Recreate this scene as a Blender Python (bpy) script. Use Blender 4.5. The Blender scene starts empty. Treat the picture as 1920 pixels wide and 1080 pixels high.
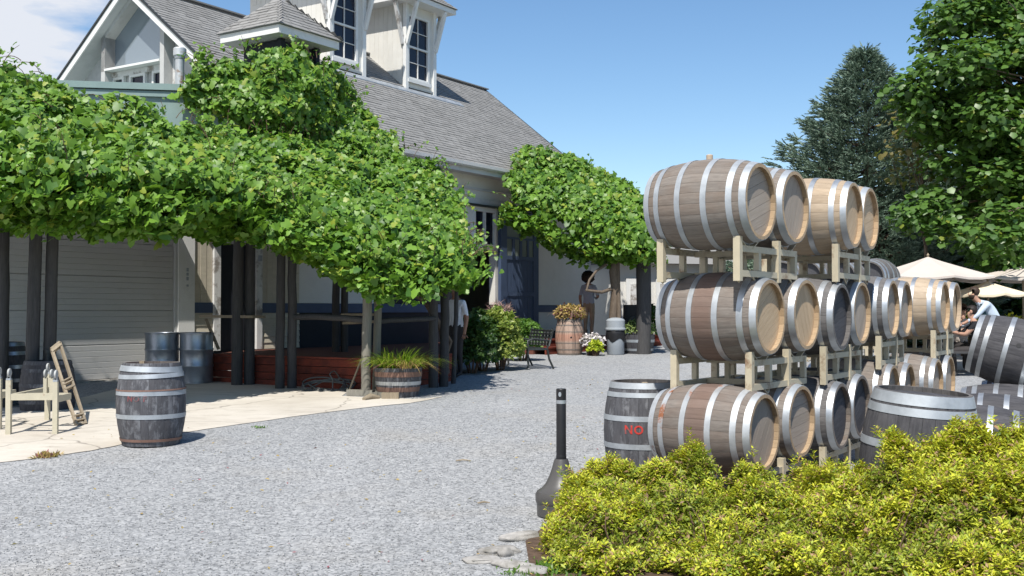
import bpy, bmesh, math, random
import numpy as np
from mathutils import Vector, Matrix, noise as mnoise
R = math.radians
random.seed(7); rng = np.random.default_rng(11)
sc = bpy.context.scene
col = sc.collection

# ------------------------------------------------------------------ camera, sky, sun, exposure
CAM_Z = 1.6; FPX = 2050.0; PITCH = math.atan(42 / FPX)
cam_data = bpy.data.cameras.new("camera")
cam_data.sensor_width = 36.0; cam_data.lens = 36.0 * FPX / 1920.0
cam_data.clip_start = 0.1; cam_data.clip_end = 3000
cam = bpy.data.objects.new("camera", cam_data); col.objects.link(cam)
cam.location = (0, 0, CAM_Z); cam.rotation_euler = (R(90) + PITCH, 0, 0)
sc.camera = cam

SUN_EL, SUN_B = R(56), R(12)
S = Vector((-math.sin(SUN_B) * math.cos(SUN_EL), -math.cos(SUN_B) * math.cos(SUN_EL), math.sin(SUN_EL)))
world = bpy.data.worlds.new("World"); sc.world = world; world.use_nodes = True
wn = world.node_tree; wn.nodes.clear()
sky = wn.nodes.new("ShaderNodeTexSky"); sky.sky_type = 'NISHITA'; sky.sun_disc = False
sky.sun_elevation = SUN_EL; sky.sun_rotation = math.pi + SUN_B
sky.air_density = 1.0; sky.dust_density = 0.0; sky.ozone_density = 2.2
bg = wn.nodes.new("ShaderNodeBackground"); bg.inputs[1].default_value = 0.118
bgc = wn.nodes.new("ShaderNodeBackground"); bgc.inputs[0].default_value = (0.80, 0.84, 0.92, 1); bgc.inputs[1].default_value = 0.80
mixw = wn.nodes.new("ShaderNodeMixShader"); outw = wn.nodes.new("ShaderNodeOutputWorld")
tcw = wn.nodes.new("ShaderNodeTexCoord"); sepw = wn.nodes.new("ShaderNodeSeparateXYZ")
wn.links.new(tcw.outputs['Generated'], sepw.inputs[0])
def wmath(op, a, b=None, c=None):
    n = wn.nodes.new("ShaderNodeMath"); n.operation = op
    for i, q in enumerate((a, b, c)):
        if q is None: continue
        if isinstance(q, (int, float)): n.inputs[i].default_value = q
        else: wn.links.new(q, n.inputs[i])
    return n.outputs[0]
zz = wmath('MAXIMUM', sepw.outputs[2], 0.02)
zz = wmath('ADD', zz, 0.10)
cx = wmath('DIVIDE', sepw.outputs[0], zz); cy = wmath('DIVIDE', sepw.outputs[1], zz)
comb = wn.nodes.new("ShaderNodeCombineXYZ"); wn.links.new(cx, comb.inputs[0]); wn.links.new(cy, comb.inputs[1])
cn = wn.nodes.new("ShaderNodeTexNoise"); cn.inputs['Scale'].default_value = 1.7; cn.inputs['Detail'].default_value = 9; cn.inputs['Roughness'].default_value = 0.56
wn.links.new(comb.outputs[0], cn.inputs['Vector'])
# a bank of fair-weather cloud that lies to the west of the yard
west = wmath('MULTIPLY_ADD', sepw.outputs[0], -2.0, -0.53)
west = wmath('MINIMUM', west, 0.42)
west = wmath('MAXIMUM', west, -0.5)
cl = wmath('ADD', cn.outputs['Fac'], west)
mr = wn.nodes.new("ShaderNodeMapRange"); mr.inputs[1].default_value = 0.55; mr.inputs[2].default_value = 0.72
wn.links.new(cl, mr.inputs[0])
hsw = wn.nodes.new('ShaderNodeHueSaturation'); hsw.inputs['Saturation'].default_value = 1.14; wn.links.new(sky.outputs[0], hsw.inputs['Color']); wn.links.new(hsw.outputs[0], bg.inputs[0])
wn.links.new(mr.outputs[0], mixw.inputs[0]); wn.links.new(bg.outputs[0], mixw.inputs[1]); wn.links.new(bgc.outputs[0], mixw.inputs[2])
wn.links.new(mixw.outputs[0], outw.inputs[0])

sd = bpy.data.lights.new("sun", 'SUN'); sd.energy = 5.0; sd.angle = R(0.53); sd.color = (1.0, 0.955, 0.88)
sun = bpy.data.objects.new("sun", sd); col.objects.link(sun)
sun.rotation_mode = 'QUATERNION'; sun.rotation_quaternion = S.to_track_quat('Z', 'Y'); sun.location = (-20, -40, 60)
vs = sc.view_settings; vs.view_transform = 'Standard'; vs.look = 'None'; vs.exposure = 0.30; vs.gamma = 1; vs.use_curve_mapping = False
sc.cycles.max_bounces = 8; sc.cycles.transparent_max_bounces = 8

# ------------------------------------------------------------------ survey helpers
def ray(u, v):
    x = (u - 960) / FPX; y = (540 - v) / FPX
    return x, math.cos(PITCH) - y * math.sin(PITCH), math.sin(PITCH) + y * math.cos(PITCH)
def at(u, v, Y):
    r = ray(u, v); k = Y / r[1]
    return Vector((r[0] * k, Y, CAM_Z + r[2] * k))
GP = [(-50, -.05), (0, 0), (8.4, .02), (10, .07), (11.85, .165), (15, .26), (19.3, .335), (27.7, .49), (40, .60), (60, .65), (900, .65)]
def g0(y):
    for (a, b), (c, d) in zip(GP, GP[1:]):
        if y <= c: return b + (d - b) * (y - a) / (c - a)
    return GP[-1][1]
def g(y):                                            # height of the yard, rising gently to the north
    return sum(g0(y + k * .5) for k in (-2, -1, 0, 1, 2)) / 5
def ground_at(u, v):
    lo, hi = 3.0, 80.0
    for _ in range(50):
        m = (lo + hi) / 2
        if at(u, v, m).z > g(m): lo = m
        else: hi = m
    p = at(u, v, lo); p.z = g(lo); return p

# ------------------------------------------------------------------ mesh helpers
class MB:
    def __init__(s): s.v = []; s.f = []; s.mi = []
    def add(s, vs, fs, M=None, mi=0):
        o = len(s.v)
        for q in vs:
            q = Vector(q); s.v.append(tuple(M @ q if M else q))
        for f in fs: s.f.append(tuple(o + i for i in f)); s.mi.append(mi)
        return s
    def box(s, c, d, M=None, mi=0, bev=0.0):
        x, y, z = (k / 2 for k in d)
        vs = [(c[0] + i * x, c[1] + j * y, c[2] + k * z) for k in (-1, 1) for j in (-1, 1) for i in (-1, 1)]
        return s.add(vs, [(0, 2, 3, 1), (4, 5, 7, 6), (0, 1, 5, 4), (2, 6, 7, 3), (0, 4, 6, 2), (1, 3, 7, 5)], M, mi)
    def bar(s, a, b, w, h=None, up=(0, 0, 1), mi=0):
        a, b = Vector(a), Vector(b); h = h or w; d = (b - a); L = d.length; d.normalize()
        u = Vector(up)
        if abs(d.dot(u)) > .98: u = Vector((1, 0, 0))
        r = d.cross(u).normalized(); u = r.cross(d).normalized()
        M = Matrix((( r.x, d.x, u.x, (a.x + b.x) / 2), (r.y, d.y, u.y, (a.y + b.y) / 2), (r.z, d.z, u.z, (a.z + b.z) / 2), (0, 0, 0, 1)))
        return s.box((0, 0, 0), (w, L, h), M, mi)
    def tube(s, path, rad, n=10, caps=True, M=None, mi=0):
        P = [Vector(p) for p in path]; m = len(P)
        rad = rad if isinstance(rad, (list, tuple)) else [rad] * m
        vs = []; fs = []; ref = Vector((0, 0, 1)); pr = None
        for i, p in enumerate(P):
            t = (P[min(i + 1, m - 1)] - P[max(i - 1, 0)]).normalized()
            if pr is None:
                a = ref if abs(t.dot(ref)) < .9 else Vector((1, 0, 0)); pr = (a - t * a.dot(t)).normalized()
            else:
                pr = (pr - t * pr.dot(t)); pr = pr.normalized() if pr.length > 1e-6 else t.orthogonal().normalized()
            b = t.cross(pr)
            for k in range(n):
                an = 2 * math.pi * k / n; vs.append(p + (pr * math.cos(an) + b * math.sin(an)) * rad[i])
        for i in range(m - 1):
            for k in range(n): fs.append((i * n + k, i * n + (k + 1) % n, (i + 1) * n + (k + 1) % n, (i + 1) * n + k))
        if caps: fs.append(tuple(range(n))[::-1]); fs.append(tuple((m - 1) * n + k for k in range(n)))
        return s.add(vs, fs, M, mi)
    def lathe(s, prof, n=32, close=False, M=None, mi=0, cap0=False, cap1=False):
        vs = []; fs = []; m = len(prof)
        for r, z in prof:
            for k in range(n):
                an = 2 * math.pi * k / n; vs.append((r * math.cos(an), r * math.sin(an), z))
        rngm = range(m if close else m - 1)
        for i in rngm:
            j = (i + 1) % m
            for k in range(n): fs.append((i * n + k, i * n + (k + 1) % n, j * n + (k + 1) % n, j * n + k))
        if cap0: fs.append(tuple(range(n))[::-1])
        if cap1: fs.append(tuple((m - 1) * n + k for k in range(n)))
        return s.add(vs, fs, M, mi)
    def prism(s, poly, vec, M=None, mi=0):
        n = len(poly); vec = Vector(vec); P = [Vector(p) for p in poly]
        vs = P + [p + vec for p in P]
        fs = [tuple(range(n))[::-1], tuple(range(n, 2 * n))] + [(i, (i + 1) % n, n + (i + 1) % n, n + i) for i in range(n)]
        return s.add(vs, fs, M, mi)
    def mesh(s, name, mats, smooth=None, fix=False):
        me = bpy.data.meshes.new(name); me.from_pydata(s.v, [], s.f)
        for m in (mats if isinstance(mats, (list, tuple)) else [mats]): me.materials.append(m)
        if any(s.mi): me.polygons.foreach_set('material_index', s.mi)
        if fix:
            bm = bmesh.new(); bm.from_mesh(me); bmesh.ops.recalc_face_normals(bm, faces=bm.faces); bm.to_mesh(me); bm.free()
        if smooth is not None:
            me.polygons.foreach_set('use_smooth', [True] * len(me.polygons)); me.set_sharp_from_angle(angle=R(smooth))
        me.update(); return me
    def build(s, name, mats, parent=None, smooth=None, fix=True):
        return ob(name, s.mesh(name, mats, smooth, fix), parent)
def ob(name, data, parent=None, M=None):
    o = bpy.data.objects.new(name, data); col.objects.link(o)
    if parent: o.parent = parent
    if M is not None: o.matrix_basis = M
    return o
def tag(o, label=None, cat=None, group=None, kind=None):
    if label: o['label'] = label
    if cat: o['category'] = cat
    if group: o['group'] = group
    if kind: o['kind'] = kind
    return o
def thing(name, label, cat, loc=(0, 0, 0), rotz=0, group=None):
    o = bpy.data.objects.new(name, None); col.objects.link(o); o.empty_display_size = .2
    o.location = loc; o.rotation_euler = (0, 0, rotz); return tag(o, label, cat, group)
def tri_mesh(name, V, T, mats, smooth=False):
    me = bpy.data.meshes.new(name); V = np.asarray(V, np.float32); T = np.asarray(T, np.int32)
    me.vertices.add(len(V)); me.vertices.foreach_set('co', V.ravel())
    me.loops.add(T.size); me.loops.foreach_set('vertex_index', T.ravel())
    me.polygons.add(len(T)); me.polygons.foreach_set('loop_start', np.arange(0, T.size, 3, dtype=np.int32)); me.polygons.foreach_set('loop_total', np.full(len(T), 3, np.int32))
    if smooth: me.polygons.foreach_set('use_smooth', [True] * len(T))
    for m in (mats if isinstance(mats, (list, tuple)) else [mats]): me.materials.append(m)
    me.update(calc_edges=True); me.validate(); return me

# ------------------------------------------------------------------ materials
class NT:
    def __init__(s, name):
        s.m = bpy.data.materials.new(name); s.m.use_nodes = True; s.t = s.m.node_tree
        s.b = s.t.nodes['Principled BSDF']; s.out = s.t.nodes['Material Output']; s._tc = None
    def n(s, t, **kw):
        q = s.t.nodes.new('ShaderNode' + t)
        for k, v in kw.items(): setattr(q, k, v)
        return q
    def l(s, a, b): s.t.links.new(a, b)
    def tc(s, which='Object'):
        if not s._tc: s._tc = s.n('TexCoord')
        return s._tc.outputs[which]
    def mapped(s, scale, which='Object', rot=(0, 0, 0), rnd=False):
        m = s.n('Mapping'); m.inputs['Scale'].default_value = scale; m.inputs['Rotation'].default_value = rot; s.l(s.tc(which), m.inputs[0])
        if rnd:
            oi = s.n('ObjectInfo'); mu = s.n('VectorMath', operation='SCALE'); mu.inputs[0].default_value = (17, 31, 53); s.l(oi.outputs['Random'], mu.inputs['Scale']); s.l(mu.outputs[0], m.inputs['Location'])
        return m.outputs[0]
    def noise(s, vec, scale=5, detail=5, rough=.55, dist=0):
        q = s.n('TexNoise'); q.inputs['Scale'].default_value = scale; q.inputs['Detail'].default_value = detail; q.inputs['Roughness'].default_value = rough; q.inputs['Distortion'].default_value = dist
        s.l(vec, q.inputs['Vector']); return q.outputs['Fac']
    def ramp(s, fac, stops):
        q = s.n('ValToRGB'); e = q.color_ramp.elements
        while len(e) < len(stops): e.new(.5)
        for i, (p, c) in enumerate(stops): e[i].position = p; e[i].color = c if len(c) == 4 else (*c, 1)
        s.l(fac, q.inputs[0]); return q.outputs[0]
    def mix(s, fac, a, b, mode='MIX'):
        q = s.n('Mix', data_type='RGBA', blend_type=mode)
        for sock, val in ((q.inputs[0], fac), (q.inputs[6], a), (q.inputs[7], b)):
            if isinstance(val, (int, float)): sock.default_value = val
            elif isinstance(val, tuple): sock.default_value = val if len(val) == 4 else (*val, 1)
            else: s.l(val, sock)
        return q.outputs[2]
    def math(s, op, a, b=0.0):
        q = s.n('Math', operation=op)
        for i, val in enumerate((a, b)):
            if isinstance(val, (int, float)): q.inputs[i].default_value = val
            else: s.l(val, q.inputs[i])
        return q.outputs[0]
    def bump(s, h, strength=.3, dist=.01):
        q = s.n('Bump'); q.inputs['Strength'].default_value = strength; q.inputs['Distance'].default_value = dist
        s.l(h, q.inputs['Height']); s.l(q.outputs[0], s.b.inputs['Normal'])
    def set(s, color=None, rough=None, metal=None, spec=None):
        for nm, val in (('Base Color', color), ('Roughness', rough), ('Metallic', metal), ('Specular IOR Level', spec)):
            if val is None: continue
            if isinstance(val, (int, float)): s.b.inputs[nm].default_value = val
            elif isinstance(val, tuple): s.b.inputs[nm].default_value = val if len(val) == 4 else (*val, 1)
            else: s.l(val, s.b.inputs[nm])
        return s.m
def jit(c, k): return tuple(min(1, max(0, x * k)) for x in c)
def rough_mat(name, c, var=.25, scale=3.0, rough=.8, bump=.15, metal=0.0, spec=.3, fine=40.0, rnd=0.0, dirt=None, dirt_at=(.55, .75), stretch=(1, 1, 1), world_space=False):
    t = NT(name); vec = t.mapped(stretch, rnd=True)
    n1 = t.noise(vec, scale, 6, .6); n2 = t.noise(vec, fine, 4, .6)
    base = t.ramp(n1, [(.25, jit(c, 1 - var)), (.75, jit(c, 1 + var))])
    base = t.mix(t.math('MULTIPLY', n2, .35), base, jit(c, .55))
    if dirt:
        dn = t.noise(vec, scale * .7, 8, .68); base = t.mix(t.ramp(dn, [(dirt_at[0], (0, 0, 0)), (dirt_at[1], (1, 1, 1))]), base, dirt)
    if rnd:
        oi = t.n('ObjectInfo'); k = t.math('ADD', t.math('MULTIPLY', oi.outputs['Random'], 2 * rnd), 1 - rnd)
        hs = t.n('HueSaturation'); t.l(k, hs.inputs['Value']); t.l(base, hs.inputs['Color']); base = hs.outputs[0]
    if bump: t.bump(n2, bump, .008)
    return t.set(base, rough, metal, spec)
def wood_mat(name, c1, c2, grain=(9, 9, .8), rough=.75, rnd=.18, stain=None, stain_amt=.6, band=None, patch=None, bump=.35):
    """weathered timber, grain along local z"""
    t = NT(name); vec = t.mapped(grain, rnd=True); vs2 = t.mapped((1, 1, 1), rnd=True)
    gr = t.noise(vec, 6, 8, .68, .3); big = t.noise(vs2, 3.2, 6, .6)
    colr = t.ramp(gr, [(.22, c2), (.5, tuple((a + b) / 2 for a, b in zip(c1, c2))), (.74, c1)])
    if stain: colr = t.mix(t.math('MULTIPLY', t.ramp(big, [(.42, (0, 0, 0)), (.68, (1, 1, 1))]), stain_amt), colr, stain)
    if band:
        sx = t.n('SeparateXYZ'); t.l(t.tc(), sx.inputs[0]); az = t.math('ABSOLUTE', sx.outputs[2])
        msk = t.ramp(t.math('ADD', az, t.math('MULTIPLY', t.math('SUBTRACT', big, .5), .05)), [(.06, (1, 1, 1)), (.13, (0, 0, 0))])
        colr = t.mix(t.math('MULTIPLY', msk, .62), colr, t.mix(gr, jit(band, .6), jit(band, 1.25)))
    if patch:
        pn = t.noise(t.mapped((2.2, 2.2, 1.2), rnd=True), 3, 8, .72); colr = t.mix(t.ramp(pn, [(.50, (0, 0, 0)), (.60, (.8, .8, .8))]), colr, patch)
    oi = t.n('ObjectInfo'); k = t.math('ADD', t.math('MULTIPLY', oi.outputs['Random'], 2 * rnd), 1 - rnd)
    hs = t.n('HueSaturation'); t.l(k, hs.inputs['Value']); t.l(colr, hs.inputs['Color'])
    t.bump(gr, bump, .006); return t.set(hs.outputs[0], rough, 0, .25)
def metal_mat(name, c, rough=.4, var=.25, rust=None, metal=.85, rscale=6.0):
    t = NT(name); vec = t.mapped((1, 1, 1), rnd=True); n1 = t.noise(vec, rscale, 6, .65); n2 = t.noise(vec, 45, 3, .6)
    base = t.ramp(n1, [(.3, jit(c, 1 - var)), (.7, jit(c, 1 + var * .6))])
    ro = t.math('ADD', t.math('MULTIPLY', n1, .3), rough - .15)
    if rust:
        rn = t.noise(vec, rscale * .6, 9, .7); mk = t.ramp(rn, [(.56, (0, 0, 0)), (.64, (1, 1, 1))]); base = t.mix(mk, base, t.mix(n2, jit(rust, .6), jit(rust, 1.3)))
        t.l(t.math('SUBTRACT', metal, t.math('MULTIPLY', mk, metal)), t.b.inputs['Metallic']); t.l(t.math('ADD', ro, t.math('MULTIPLY', mk, .4)), t.b.inputs['Roughness'])
        t.bump(n2, .1, .003); return t.set(base, None, None, .4)
    t.bump(n2, .08, .003); return t.set(base, ro, metal, .4)
def leaf_mat(name, c1, c2, transl=.3, rough=.42, odd=None, odd_p=.04, spec=.45, tcol=(.25, .50, .03)):
    t = NT(name); ge = t.n('NewGeometry'); r = ge.outputs['Random Per Island']
    c = t.ramp(r, [(0, c1), (.6, c2), (1, jit(c2, 1.2))])
    if odd:
        wv = t.n('TexWhiteNoise', noise_dimensions='1D'); t.l(r, wv.inputs['W']); c = t.mix(t.math('LESS_THAN', wv.outputs['Value'], odd_p), c, odd)
    t.set(c, rough, 0, spec)
    tr = t.n('BsdfTranslucent'); t.l(t.mix(.5, c, tcol), tr.inputs[0])
    mx = t.n('MixShader'); mx.inputs[0].default_value = transl; t.l(t.b.outputs[0], mx.inputs[1]); t.l(tr.outputs[0], mx.inputs[2]); t.l(mx.outputs[0], t.out.inputs[0])
    return t.m

def gravel_mat():
    t = NT('gravel'); vec = t.tc()
    v1 = t.n('TexVoronoi'); v1.inputs['Scale'].default_value = 52; t.l(vec, v1.inputs['Vector'])
    v2 = t.n('TexVoronoi'); v2.inputs['Scale'].default_value = 19; t.l(vec, v2.inputs['Vector'])
    sx = t.n('SeparateColor'); t.l(v1.outputs['Color'], sx.inputs[0]); sx2 = t.n('SeparateColor'); t.l(v2.outputs['Color'], sx2.inputs[0])
    val = t.math('ADD', t.math('MULTIPLY', sx.outputs[0], .80), t.math('MULTIPLY', sx2.outputs[1], .20))
    c = t.ramp(val, [(.04, (.135, .139, .145)), (.3, (.245, .251, .258)), (.65, (.32, .326, .332)), (.95, (.42, .424, .427))])
    big = t.noise(vec, .55, 6, .6); big2 = t.noise(t.mapped((1, .35, 1)), .9, 5, .6)
    c = t.mix(t.ramp(big, [(.52, (0, 0, 0)), (.78, (.5, .5, .5))]), c, t.mix(val, (.22, .20, .17), (.42, .39, .34)))
    c = t.mix(t.ramp(big2, [(.5, (0, 0, 0)), (.8, (.4, .4, .4))]), c, t.mix(val, (.28, .28, .285), (.56, .56, .56)))
    sepc = t.math('SUBTRACT', 1.0, t.ramp(v1.outputs['Distance'], [(.0, (0, 0, 0)), (.62, (1, 1, 1))]))
    h = t.math('ADD', sepc, t.math('MULTIPLY', sx.outputs[1], .8)); t.bump(h, .4, .007)
    return t.set(c, .9, 0, .2)
def concrete_mat():
    t = NT('concrete'); vec = t.tc()
    n1 = t.noise(vec, .8, 7, .62); n2 = t.noise(t.mapped((1, 2.2, 1)), 2.2, 7, .7); n3 = t.noise(vec, 26, 5, .7)
    c = t.ramp(n1, [(.25, (.46, .415, .35)), (.55, (.60, .555, .485)), (.8, (.66, .62, .56))])
    c = t.mix(t.ramp(n2, [(.54, (0, 0, 0)), (.70, (.6, .6, .6))]), c, (.34, .30, .25))
    c = t.mix(t.math('MULTIPLY', n3, .4), c, (.36, .33, .29))
    vc = t.n('TexVoronoi', feature='DISTANCE_TO_EDGE'); vc.inputs['Scale'].default_value = .42
    wv = t.n('VectorMath', operation='ADD'); t.l(vec, wv.inputs[0]); nz = t.n('TexNoise'); nz.inputs['Scale'].default_value = 2.5; t.l(vec, nz.inputs['Vector']); sc2 = t.n('VectorMath', operation='SCALE'); sc2.inputs['Scale'].default_value = .35; t.l(nz.outputs['Color'], sc2.inputs[0]); t.l(sc2.outputs[0], wv.inputs[1]); t.l(wv.outputs[0], vc.inputs['Vector'])
    c = t.mix(t.ramp(vc.outputs['Distance'], [(.0, (.75, .75, .75)), (.008, (0, 0, 0))]), c, (.16, .14, .12))
    n4 = t.noise(t.mapped((1, 3, 1)), 6, 8, .75); c = t.mix(t.ramp(n4, [(.62, (0, 0, 0)), (.70, (.5, .5, .5))]), c, (.30, .235, .17))
    t.bump(n3, .35, .008); return t.set(c, .9, 0, .2)

M_ = {}
M_['gravel'] = gravel_mat(); M_['concrete'] = concrete_mat()
M_['pebble'] = rough_mat('pebble', (.43, .435, .45), .4, 2, .9, 0, rnd=0)
M_['mulch'] = rough_mat('mulch', (.10, .065, .045), .5, 18, .95, .8)
M_['stone'] = rough_mat('stone', (.36, .345, .325), .35, 9, .9, .6, rnd=.12, dirt=(.2, .19, .17), dirt_at=(.5, .65))
M_['soil'] = rough_mat('soil', (.06, .045, .035), .4, 12, .95, .6)
M_['oak_grey'] = wood_mat('oak_grey', (.25, .222, .196), (.13, .113, .10), stain=(.165, .118, .088), stain_amt=.55, rnd=.10)
M_['oak_wine'] = wood_mat('oak_wine', (.235, .207, .184), (.12, .104, .093), stain=(.15, .108, .085), band=(.165, .098, .075), rnd=.10)
M_['oak_tan'] = wood_mat('oak_tan', (.44, .345, .245), (.28, .21, .145), stain=(.48, .41, .33), stain_amt=.4, rnd=.10)
M_['oak_dark'] = wood_mat('oak_dark', (.175, .165, .158), (.075, .07, .069), stain=(.17, .16, .155), stain_amt=.5, rnd=.12)
M_['oak_char'] = wood_mat('oak_char', (.085, .083, .09), (.028, .028, .032), stain=(.13, .125, .13), stain_amt=.5, rnd=.12)
M_['oak_worn'] = wood_mat('oak_worn', (.105, .107, .118), (.038, .038, .044), patch=(.185, .19, .205), stain=(.085, .08, .085), stain_amt=.5, rnd=.08)
M_['oak_red'] = wood_mat('oak_red', (.40, .30, .24), (.26, .18, .14), band=(.38, .17, .11))
M_['head_tan'] = wood_mat('head_tan', (.56, .43, .29), (.40, .285, .175), grain=(14, 14, .9), rnd=.07, bump=.12)
M_['head_grey'] = wood_mat('head_grey', (.40, .345, .29), (.27, .225, .18), grain=(14, 14, .9), rnd=.08, stain=(.30, .25, .21), bump=.15)
M_['head_dark'] = wood_mat('head_dark', (.09, .09, .10), (.04, .04, .045), grain=(14, 14, .9), rnd=.12)
M_['chime'] = wood_mat('chime', (.46, .345, .225), (.33, .235, .145), rnd=.10, bump=.1)
M_['galv'] = metal_mat('galvanised', (.46, .485, .51), .44, .22, metal=.7)
M_['galv_old'] = metal_mat('galvanised_old', (.40, .43, .46), .55, .25, rust=None, metal=.45)
M_['galv_rust'] = metal_mat('galvanised_rusty', (.48, .50, .52), .5, .2, rust=(.25, .10, .05), metal=.55)
M_['hoop_rust'] = metal_mat('hoop_rust', (.22, .13, .10), .75, .3, metal=.1)
M_['drum'] = metal_mat('drum_steel', (.33, .36, .41), .34, .2, metal=.7)
M_['rack'] = rough_mat('rack_paint', (.50, .44, .32), .12, 6, .55, .05, spec=.4, dirt=(.22, .14, .085), dirt_at=(.55, .66))
M_['cart'] = rough_mat('cart_paint', (.50, .46, .35), .12, 6, .5, .05, spec=.4, dirt=(.25, .11, .05), dirt_at=(.64, .70))
M_['caster'] = rough_mat('caster_wheel', (.42, .43, .42), .2, 8, .5, 0)
M_['black'] = rough_mat('black_plastic', (.018, .018, .02), .2, 8, .45, .03)
M_['ash'] = rough_mat('grey_bronze_plastic', (.072, .068, .065), .15, 5, .42, .05, spec=.5)
M_['white'] = rough_mat('white_paint', (.76, .76, .74), .06, 3, .55, .05, dirt=(.50, .49, .46), dirt_at=(.56, .80))
M_['white_old'] = rough_mat('flaking_white_paint', (.66, .66, .65), .12, 4, .7, .15, dirt=(.27, .245, .22), dirt_at=(.50, .60))
M_['siding'] = rough_mat('cream_siding', (.70, .685, .64), .06, 2, .7, .05, dirt=(.55, .53, .48), dirt_at=(.55, .8))
M_['beige'] = rough_mat('beige_boards', (.56, .51, .41), .12, 3, .75, .15, stretch=(1, 1, 4), dirt=(.30, .27, .17), dirt_at=(.58, .78))
M_['garage'] = rough_mat('garage_panel', (.50, .50, .495), .05, 1.5, .6, 0, dirt=(.34, .32, .29), dirt_at=(.58, .85))
M_['grey_soffit'] = rough_mat('grey_soffit', (.56, .565, .57), .08, 2, .7, .05, dirt=(.38, .39, .39), dirt_at=(.5, .75))
M_['gable'] = rough_mat('grey_gable_boards', (.50, .50, .49), .12, 2, .75, .12, stretch=(2, 2, 1), dirt=(.32, .31, .30), dirt_at=(.5, .75))
M_['navy'] = rough_mat('navy_paint', (.060, .088, .155), .15, 3, .6, .06)
M_['dark_shade_wall'] = rough_mat('dark_shade_boards', (.020, .023, .032), .2, 3, .7, .08)  # shade painted as near-black: pergola back, wall foot, turret body
M_['green'] = rough_mat('green_trim', (.22, .30, .29), .1, 3, .5, .03)
M_['shingle'] = None
M_['red_deck'] = wood_mat('red_stain', (.27, .062, .036), (.15, .032, .021), grain=(.8, 9, 9), rnd=.15, stain=(.05, .022, .02), stain_amt=.75)
M_['deck_top'] = wood_mat('deck_board', (.17, .065, .045), (.09, .035, .028), grain=(.8, 9, 9), rnd=.15)
M_['log'] = wood_mat('weathered_log', (.27, .255, .22), (.13, .12, .10), grain=(9, 9, .7), rnd=.12, stain=(.19, .185, .155))
M_['log_dark_shade'] = wood_mat('dark_shade_log', (.085, .083, .083), (.035, .034, .035), grain=(9, 9, .7), rnd=.12)  # near-black copy of the log: shade painted on pergola posts; also dark timber
M_['bark'] = wood_mat('bark', (.20, .155, .115), (.08, .06, .045), grain=(7, 7, 1.5), rnd=.1, bump=.9)
M_['plank'] = wood_mat('old_plank', (.36, .30, .22), (.20, .16, .11), grain=(9, 9, 1), rnd=.15)
M_['pipe'] = metal_mat('flue', (.50, .52, .53), .5, .2, rust=(.22, .13, .08), metal=.5)
M_['iron'] = metal_mat('black_iron', (.05, .055, .055), .5, .2, metal=.5)
M_['hose'] = rough_mat('hose', (.12, .125, .12), .2, 10, .5, 0)
M_['canvas'] = rough_mat('umbrella_canvas', (.56, .50, .45), .05, 2, .85, .05)
M_['canvas2'] = rough_mat('umbrella_canvas_cream', (.74, .64, .46), .05, 2, .85, .05)
M_['lid'] = rough_mat('grey_lid', (.33, .36, .39), .08, 4, .4, .03)
M_['red_paint'] = rough_mat('red_stencil', (.48, .045, .035), .3, 14, .8, .1, dirt=(.14, .10, .10), dirt_at=(.56, .66))
M_['red_faded'] = rough_mat('faded_red_stencil', (.22, .07, .075), .3, 14, .85, .1, dirt=(.11, .105, .11), dirt_at=(.46, .56))
M_['skin'] = rough_mat('skin', (.44, .255, .18), .06, 5, .55, 0)
M_['skin2'] = rough_mat('skin_tan', (.36, .19, .125), .06, 5, .55, 0)
M_['hair'] = rough_mat('dark_hair', (.018, .013, .011), .3, 20, .6, .5)
M_['hair2'] = rough_mat('brown_hair', (.05, .03, .02), .3, 20, .6, .5)
M_['cloth_white'] = rough_mat('white_cotton', (.76, .77, .80), .05, 8, .85, .1)
M_['cloth_blue'] = rough_mat('pale_blue_shirt', (.50, .58, .68), .06, 8, .85, .1)
M_['cloth_lilac'] = rough_mat('lilac_grey_shirt', (.36, .36, .42), .06, 8, .85, .1)
M_['cloth_black'] = rough_mat('black_cotton', (.014, .014, .017), .1, 8, .85, .1)
M_['cloth_tan'] = rough_mat('tan_trousers', (.36, .25, .17), .06, 8, .85, .1)
M_['cloth_dark'] = rough_mat('dark_trousers', (.045, .04, .04), .06, 8, .85, .1)
M_['tie'] = rough_mat('teal_tie', (.02, .07, .085), .06, 8, .6, .1)
M_['floral'] = rough_mat('patterned_blouse', (.45, .40, .36), .5, 30, .85, .1)
def glass_mat(name, c, rough=.06, spec=.6):
    t = NT(name); n = t.noise(t.mapped((1, 1, 1)), 1.5, 2); t.bump(n, .02, .02); return t.set(c, rough, 0, spec)
M_['glass_dark'] = glass_mat('window_glass', (.010, .013, .028), .12, .35)
M_['glass_sky'] = glass_mat('gable_glass', (.05, .065, .08), .03, 1.0); M_['glass_sky'].node_tree.nodes['Principled BSDF'].inputs['Metallic'].default_value = .42
M_['glass_sky'].node_tree.nodes['Principled BSDF'].inputs['Base Color'].default_value = (.27, .32, .36, 1)
M_['pane_green'] = glass_mat('pale_green_pane', (.17, .20, .18), .2, .5)
def shingle_mat():
    t = NT('shingle'); ge = t.n('NewGeometry'); r = ge.outputs['Random Per Island']; vec = t.tc()
    c = t.ramp(r, [(0, (.225, .222, .216)), (.5, (.255, .252, .246)), (1, (.29, .287, .28))])
    n = t.noise(vec, 60, 4, .7); n2 = t.noise(t.mapped((.5, .5, .5)), 1.3, 6, .6)
    c = t.mix(t.math('MULTIPLY', n, .5), c, (.125, .124, .122)); c = t.mix(t.ramp(n2, [(.5, (0, 0, 0)), (.75, (.3, .3, .3))]), c, (.33, .325, .315))
    t.bump(n, .3, .006); return t.set(c, .92, 0, .15)
M_['shingle'] = shingle_mat()
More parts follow.
